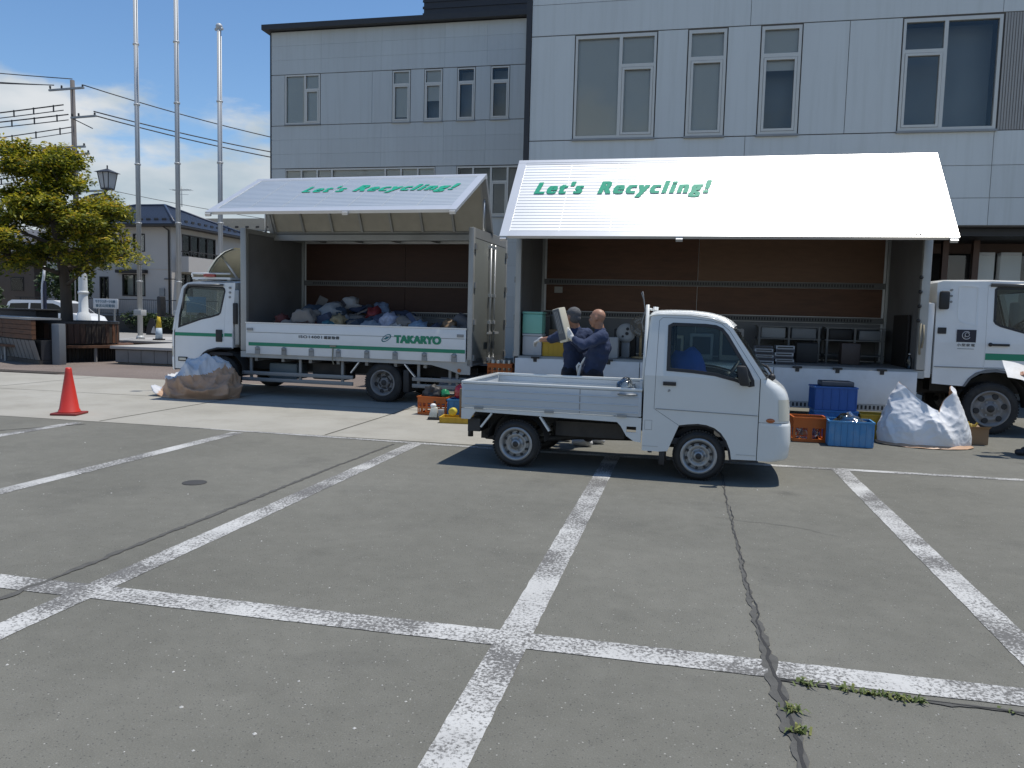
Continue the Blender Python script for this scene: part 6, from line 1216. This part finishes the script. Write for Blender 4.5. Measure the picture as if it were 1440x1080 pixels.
    b = MB(); b.box(-.15, .15, -.12, -.114, 0, .22); b.box(-.15, .15, .114, .12, 0, .22); b.box(-.15, -.144, -.113, .113, 0, .22); b.box(.144, .15, -.113, .113, 0, .22); b.box(-.143, .143, -.113, .113, .002, .008); b.build('box', cb, T); b = MB(); b.add([(-.15, -.12, .22), (.15, -.12, .22), (.15, -.19, .26), (-.15, -.19, .26)], [(0, 1, 2, 3)]); b.add([(-.15, .12, .22), (.15, .12, .22), (.15, .2, .25), (-.15, .2, .25)], [(0, 1, 2, 3)]); b.build('flap', cb, T)
    r = random.Random(2); b = MB()
    for i in range(9): b.bar((r.uniform(-.1, .1), r.uniform(-.08, .08), .06), (r.uniform(-.12, .12), r.uniform(-.09, .09), r.uniform(.2, .3)), .03, .02)
    b.build('scraps', mat('yellow_scraps', (.45, .33, .06), .6, var=.4, scale=12), T)['kind'] = 'stuff'
    # left of pickup
    crate('crate', 'orange slatted crate standing left of the pickup tail', (-3.93, 12.15, .005), -.12, .50, .36, .30, ORANGE, 2, 6)
    crate('crate', 'blue crate half hidden by the pickup tail', (-3.42, 11.9, .005), .0, .38, .34, .30, mat('sky_blue_crate', (.04, .20, .42), .45, var=.1), holes=False, cols=4)
    crumple('cushion', 'shiny red round lump on the blue crate by the pickup tail', 'bag', (-3.45, 11.95, .31), .12, .11, .15, mat('shiny_red', (.42, .008, .02), .25, coat=.5), 21, .08); crumple('bundle', 'green crumpled bundle on the orange crate left of the pickup', 'bundle', (-3.78, 12.15, .30), .075, .07, .075, mat('green_plastic', (.02, .22, .09), .4), 22, .25)
    crumple('bundle', 'black crumpled bundle in the orange crate left of the pickup', 'bundle', (-4.0, 12.17, .22), .16, .12, .17, BLACK, 23, .35); b = MB(); b.ball((0, 0, .05), .05); b.cyl((0, 0, .08), (0, 0, .12), .02); tag(b.build('light_bulb', mat('white_bulb', (.8, .8, .8), .3), None, loc=(-3.30, 11.6, .505)), 'white round bulb on the box corner beside the pickup tail', 'bulb')
    b = MB(); b.box(-.15, .15, -.12, .12, 0, .5); tag(b.build('carton', mat('cardboard_dark', (.20, .14, .09), .85), None, bev=.004, loc=(-3.2, 11.62, .005)), 'plain carton hidden behind the pickup tail corner', 'box')
    T = thing('spray_tank', 'small white and clear canister with black base before the orange crate', 'canister', (-3.72, 11.52, .005), .2); b = MB(); b.box(-.13, .13, -.08, .08, 0, .04); b.build('base', BLACK, T, bev=.012); b = MB(); b.add([(x * q, y * q, z) for z, q in ((.041, 1), (.19, .72)) for x, y in ((-.115, -.07), (.02, -.07), (.02, .07), (-.115, .07))], [(0, 1, 5, 4), (1, 2, 6, 5), (2, 3, 7, 6), (3, 0, 4, 7), (4, 5, 6, 7), (0, 3, 2, 1)]); b.build('tank', mat('milky_plastic', (.58, .58, .50), .35, var=.12), T, bev=.01); b = MB(); b.box(.03, .115, -.06, .06, .041, .16); b.build('motor', GREYST, T, bev=.012); b = MB(); b.ball((-.05, 0, .215), .048, .045, .035); b.build('lid', mat('white_lid', (.75, .75, .73), .4), T)
    b = MB(); b.lathe([(-.05, .04), (-.04, .06), (.04, .06), (.05, .04)], (0, 0, .061), 'y', 20); b.cyl((.0, -.051, .061), (0, .051, .061), .025); tag(b.build('hose_reel', mat('yellow_hose', (.58, .48, .05), .5, var=.15), None, loc=(-3.42, 11.4, .096)), 'bright yellow coil lying beside the white canister', 'hose')
    crate('tray', 'flat yellow tray on the ground left of the pickup wheel', (-3.34, 11.35, .005), .1, .46, .34, .09, YELL, holes=False, cols=4, cat='tray')
    T = bottle('clear brown bottle standing before the orange crate', (-3.86, 11.85, .005), glass('amber_bottle', (.62, .42, .26), 1.2, .05), .045, .25)
    crate('crate', 'orange crate of cans on the folded rear step between the trucks', (-3.15, 13.45, .585), .0, .44, .34, .22, ORANGE, 2, 5); b = MB(); b.box(-.32, .32, -.28, .28, 0, .575)
    for z in (.12, .26, .40, .50): b.box(-.325, .325, -.285, -.2801, z, z + .03)
    tag(b.build('carton', mat('cardboard', 1), None, bev=.005, loc=(-3.15, 13.45, .005)), 'tall brown carton under the orange crate between the trucks', 'box')
    labs = ('left', 'middle left', 'middle right', 'right', 'rear')
    for i, (x, y) in enumerate(((-.14, -.07), (-.04, -.09), (.06, -.07), (.15, -.05), (.0, .06))):
        b = MB(); b.lathe([(0, .038), (.01, .04), (.25, .04), (.26, .036), (.258, .03), (.2, .028)], (0, 0, 0), 'z', 16); tag(b.build('tin_can', mat('tin', (.55, .50, .42), .35, metal=.6, var=.2), None, loc=(-3.15 + x, 13.45 + y, .603)), f'{labs[i]} tin can in the orange crate between the trucks', 'can', 'cans in the orange crate')
ground_things()

# ---------------------------------------------------------------- cargo
def cargo_left():
    # heap of bags: big uncountable mass plus the bundles one can tell apart
    def W(x, y, z): c, s = math.cos(-.039), math.sin(-.039); return (-3.669 - c * x - s * y, 13.296 - s * x + c * y, z)
    r = random.Random(17); b = MB(); cols = [(.10, .11, .14), (.05, .05, .06), (.16, .15, .14), (.06, .08, .14), (.20, .19, .18), (.10, .03, .03), (.13, .10, .07), (.03, .05, .08)]
    ms = [mat('heap_cloth_%s' % 'abcdefgh'[i], c, .85, var=.25, scale=8) for i, c in enumerate(cols)]; ico = bmesh.new(); bmesh.ops.create_icosphere(ico, subdivisions=3, radius=1); iv = [v.co.copy() for v in ico.verts]; ifc = [tuple(v.index for v in f.verts) for f in ico.faces]; ico.free()
    H = lambda x, y: .44 + .52 * math.exp(-((x - 3.1) / 1.1) ** 2) * (.35 + .65 * min(1, y / 1.3)) + .10 * math.exp(-((x - 1.6) / 1.0) ** 2)
    for i in range(150):
        x, y = r.uniform(.35, 4.25), r.uniform(.16, 1.95); h = H(x, y); z = .90 + h * (r.random() ** .5 * .95); s = r.uniform(.10, .21); sd = r.random() * 90; b.mi = r.randrange(8); rot = Matrix.Rotation(r.random() * 6, 3, 'Z'); sc = (s * r.uniform(.8, 1.4), s, s * r.uniform(.55, .85))
        V = []
        for p in iv:
            q = p * (1 + .42 * (ridge(p + Vector((sd, 0, 0)), 1.5, 3) - .8)); q = rot @ Vector((q.x * sc[0], q.y * sc[1], q.z * sc[2])); V.append(W(x + q.x, max(.09, min(2.1, y + q.y)), max(.87, z + q.z)))
        b.add(V, ifc, True)
    for i in range(34):
        x, y = r.uniform(.4, 4.2), r.uniform(.2, 1.9); h = H(x, y); z = .92 + h * r.uniform(.6, 1.0); b.mi = r.randrange(8); ax = Vector((r.gauss(0, 1), r.gauss(0, 1), r.gauss(0, .35))).normalized(); ay = ax.cross(Vector((r.gauss(0, .4), r.gauss(0, .4), 1))).normalized(); az = ax.cross(ay); s1, s2, s3 = r.uniform(.08, .2), r.uniform(.06, .15), r.uniform(.008, .09); k0 = len(b.v); b.obox((x, y, z), ax * s1, ay * s2, az * s3)
        for q in range(k0, len(b.v)): p = b.v[q]; b.v[q] = W(p[0], max(.09, min(2.1, p[1])), max(.87, p[2]))
    struct(tag(b.build('bag_heap', ms), 'dark mixed heap of bagged clothes filling the left truck bed', 'heap'), 'stuff')
    lst = [('pink cloth bundle at the gate near the front of the heap', 3.40, .22, .13, (.62, .06, .22), 1.36), ('white and blue patterned bag in the middle of the heap', 1.75, .45, .27, (.36, .40, .52), 1.40), ('pale blue pillow shaped bag at the gate right of the patterned bag', 1.10, .25, .22, (.20, .30, .42), 1.32), ('pale bluish bag below the patterned bag at the gate', 2.05, .25, .22, (.22, .27, .33), 1.30), ('cream paper bag standing upright near the middle of the heap', 2.78, .40, .20, (.34, .28, .17), 1.42), ('teal bag sticking up beside the cream paper bag', 2.92, .24, .14, (.04, .16, .22), 1.36), ('red cloth bundle behind the patterned bag', 2.25, .85, .20, (.20, .025, .03), 1.58), ('pale grey polythene sack high on the left of the heap', 3.05, .70, .36, (.24, .26, .28), 1.48), ('white crumpled bag on the crest of the heap', 2.95, 1.25, .20, (.42, .42, .42), 1.76),
        ('light blue bundle on the crest right of the white bag', 2.25, 1.20, .20, (.16, .22, .32), 1.66), ('grey clear sack with brown contents at the right end of the heap', .42, .75, .30, (.15, .15, .16), 1.38), ('tan cloth roll inside the right hand sack', .60, .50, .17, (.22, .15, .09), 1.40), ('dark blue bundle at left of the heap by the front wall', 3.55, .75, .24, (.04, .06, .12), 1.44), ('orange brown cloth bundle behind the pink one', 3.60, .45, .13, (.22, .12, .05), 1.38), ('slate grey bag lying at the left end of the heap', 3.95, .6, .28, (.12, .14, .18), 1.24), ('whitish printed bag at the gate left of the pale blue pillow', 1.50, .22, .17, (.38, .38, .38), 1.32)]
    for i, (lab, x, y, s, c, z) in enumerate(lst):
        m = mat('bundle_%d' % i, c, .6, var=.35 if i not in (1, 15) else .6, scale=9 if i not in (1, 15) else 22)
        o = crumple('bag', lab, 'bag', W(x, y, z - s * .35), s, s * .8, s * .75, m, 31 + i, .40); o.rotation_euler.z = r.random() * 6
cargo_left()
def cargo_right():
    ox, oy = -2.877, 13.166; z0 = .962
    def lb(name, lab, cat, x0, x1, y0, y1, za, zb, m, bev=.015):
        b = MB(); b.box(-(x1 - x0) / 2, (x1 - x0) / 2, -(y1 - y0) / 2, (y1 - y0) / 2, 0, zb - za); return tag(b.build(name, m, None, bev=bev, loc=(ox + (x0 + x1) / 2, oy + (y0 + y1) / 2, za)), lab, cat)
    def bx(name, lab, cat, x0, x1, y0, y1, za, zb, m, lidm=None, lid=.04):
        T = thing(name, lab, cat, (ox + (x0 + x1) / 2, oy + (y0 + y1) / 2, za)); hx, hy, h = (x1 - x0) / 2, (y1 - y0) / 2, zb - za; b = MB(); b.box(-hx, hx, -hy, hy, 0, h - lid); b.build('body', m, T, bev=.02); b = MB(); b.box(-hx - .006, hx + .006, -hy - .006, hy + .006, h - lid + .002, h); b.build('lid', lidm or m, T, bev=.012); return T
    foam = mat('white_foam', (.50, .51, .51), .7, var=.05, dirt=(.3, .3, .3), damt=.3); mint = mat('mint_plastic', (.22, .52, .42), .45, var=.04); gp = mat('grey_plastic', 1); gpl = mat('pale_grey_plastic', (.34, .35, .35), .55, var=.08)
    bx('box', 'white foam box under the mint green box', 'box', .12, .46, .12, .48, z0, 1.34, foam); bx('box', 'mint green plastic box on the white foam box', 'box', .11, .46, .13, .47, 1.342, 1.72, mint)
    T = thing('bin', 'grey round bin behind the mint green box', 'bin', (ox + .66, oy + .75, z0)); b = MB(); b.lathe([(0, .13), (.68, .17), (.69, .185), (.72, .185), (.72, .165), (.05, .12), (.05, .001)], (0, 0, 0), 'z', 24); b.build('body', gp, T)
    crate('crate', 'yellow crate on the truck floor beside the foam box', (ox + .70, oy + .30, z0), 0, .44, .34, .24, YELL, holes=False, cols=5); lb('board', 'pale wooden board lying across the yellow crate', 'board', .42, .92, .14, .44, z0 + .243, z0 + .275, mat('pale_board', (.42, .37, .25), .7, var=.15)); lb('carton', 'tan carton behind the yellow crate', 'box', .50, .92, .55, .95, z0, 1.42, mat('cardboard', 1))
    lb('case', 'white upright appliance case right of the bald person', 'appliance', 1.56, 1.76, .2, .5, z0, 1.32, gpl)
    T = thing('round_device', 'white round device with black dials leaning beyond the bald person', 'appliance', (ox + 1.86, oy + .62, z0)); b = MB(); b.lathe([(-.05, .09), (-.04, .165), (.05, .165), (.06, .10)], (0, 0, .43), 'y', 28); b.build('disc', gpl, T); b = MB(); b.box(-.07, .07, -.02, .1, 0, .28); b.build('stand', gp, T, bev=.01)
    for x, z, q in ((.03, .50, .028), (.02, .42, .03), (-.05, .37, .02)): b = MB(); b.cyl((x, -.062, z), (x, -.045, z), q); b.build('dial', BLACK, T)
    T = thing('electric_fan', 'dusty electric fan with round guard near the pickup guard frame', 'fan', (ox + 2.12, oy + .60, z0)); dst = mat('dusty_beige', (.20, .17, .13), .7, var=.15); wdn = mat('pale_wood', (.40, .29, .15), .7, var=.15)
    b = MB(); b.lathe([(0, .16), (.025, .155), (.03, .02)], (0, 0, 0), 'z', 24); b.build('base', wdn, T); b = MB(); b.cyl((0, 0, .03), (0, 0, .5), .025, .02); b.build('pole', wdn, T); b = MB(); b.cyl((0, -.05, .55), (0, .13, .55), .06); b.build('motor', dst, T)
    b = MB()
    for q in (.05, .1, .15, .185): b.tube([(math.cos(i * .262) * q, -.07 - .04 * (1 - q / .185), .55 + math.sin(i * .262) * q) for i in range(25)], .005, 5)
    for i in range(24): a = i * .2618; b.bar((math.cos(a) * .05, -.10, .55 + math.sin(a) * .05), (math.cos(a) * .185, -.07, .55 + math.sin(a) * .185), .005)
    b.tube([(math.cos(i * .262) * .185, .0, .55 + math.sin(i * .262) * .185) for i in range(25)], .006, 5); b.build('guard', dst, T)
    for k in range(3): a = k * 2.094; b = MB(); b.grid(6, 3, lambda u, v: (lambda ang, q: (math.cos(ang) * q, -.05 + .03 * (v - .5), .55 + math.sin(ang) * q))(a + (v - .5) * 1.1, .04 + .12 * u)); b.build('blade', gpl, T)
    lb('speaker', 'dark loudspeaker box between the round device and the wooden stand', 'speaker', 1.62, 2.0, 1.0, 1.35, z0, 1.46, BLACK)
    for i, (x, lab) in enumerate(((2.45, 'old beige monitor behind the pickup guard frame'), (2.95, 'grey box television behind the pickup cab roof'), (3.45, 'pale cassette deck tower seen beyond the pickup windscreen'))):
        T = thing('television', lab, 'television', (ox + x + .2, oy + .9, z0)); hh = (.42, .46, .56)[i]; b = MB(); b.box(-.2, .2, -.18, .2, 0, hh); b.build('case', (mat('beige_plastic', (.32, .28, .22), .6), gp, mat('beige_grey', (.28, .26, .23), .6))[i], T, bev=.025); b = MB(); b.box(-.15, .15, -.19, -.1805, .1, hh - .06); b.build('screen', BLACK, T)
    # stacks of flat devices
    r = random.Random(5)
    for k, (xa, n, lab) in enumerate(((3.99, 6, 'left stack of flat players'), (4.31, 6, 'right stack of flat players'))):
        z = z0
        for i in range(n):
            h = r.uniform(.038, .055); b = MB(); b.box(-.145, .145, -.12, .12, 0, h); b.mi = 1; b.box(-.12, .12, -.124, -.1205, h * .3, h * .7)
            pos = ('lowest', 'second', 'third', 'fourth', 'fifth', 'topmost')[i]
            tag(b.build('player', [mat('slate_case' if (i + k) % 2 else 'silver_case', (.05, .06, .08) if (i + k) % 2 else (.30, .33, .36), .4, metal=.2), BLACK], None, loc=(ox + xa + .15 + r.uniform(-.012, .012), oy + .3, z), rotz=r.uniform(-.06, .06)), f'{pos} flat device in the {lab} on the truck floor', 'player', 'stacked flat players'); z += h + .002
    st = mat('grey_rack_steel', (.17, .17, .165), .5, metal=.3, var=.12)
    for x0, x1, lab in ((4.15, 5.2, 'grey metal rack against the far wall behind the stacked players'), (5.3, 6.25, 'grey metal rack at the front end of the right truck bed')):
        T = thing('metal_rack', lab, 'rack', (ox + x0, oy + 1.55, z0)); w_ = x1 - x0
        for x in (.02, w_ * .5, w_ - .02):
            for y in (0, .45): b = MB(); b.bar((x, y, 0), (x, y, .62), .035); b.build('post', st, T)
        for z in (.12, .38, .60): b = MB(); b.box(-.02, w_ + .02, -.024, .474, z, z + .02); b.build('shelf', st, T)
    i = 0
    for x0, x1, y0, h, lab, m in ((4.2, 4.62, 1.58, .2, 'silver tuner on the left rack', gpl), (4.72, 5.14, 1.58, .22, 'grey printer on the left rack', gp), (5.35, 5.74, 1.58, .22, 'dark amplifier on the right rack', BLACK), (5.85, 6.2, 1.58, .17, 'grey video deck on the right rack', gp)):
        lb('appliance', lab, 'appliance', x0, x1, y0, y0 + .36, z0 + .402, z0 + .402 + min(h, .19), m)
    lb('appliance', 'low dark cabinet in front of the left rack', 'cabinet', 4.75, 5.1, 1.05, 1.4, z0, z0 + .34, BLACK); lb('appliance', 'small brown heater in front of the right rack', 'heater', 5.45, 5.75, .9, 1.15, z0, z0 + .36, mat('brown_heater', (.07, .05, .045), .5))
    b = MB(); b.box(0, .03, 0, .9, 0, .85); tag(b.build('board', mat('dark_board', (.025, .022, .02), .6, var=.2), None, loc=(ox + 6.36, oy + .55, z0)), 'tall dark board standing against the front wall of the right truck', 'board')
    bottle('clear bottle standing at the front corner of the right truck bed', (ox + 6.34, oy + .25, z0), glass('clear_bottle', (.75, .82, .85), 1.5, .04), .04, .24, mat('white_lid', 1))
cargo_right()
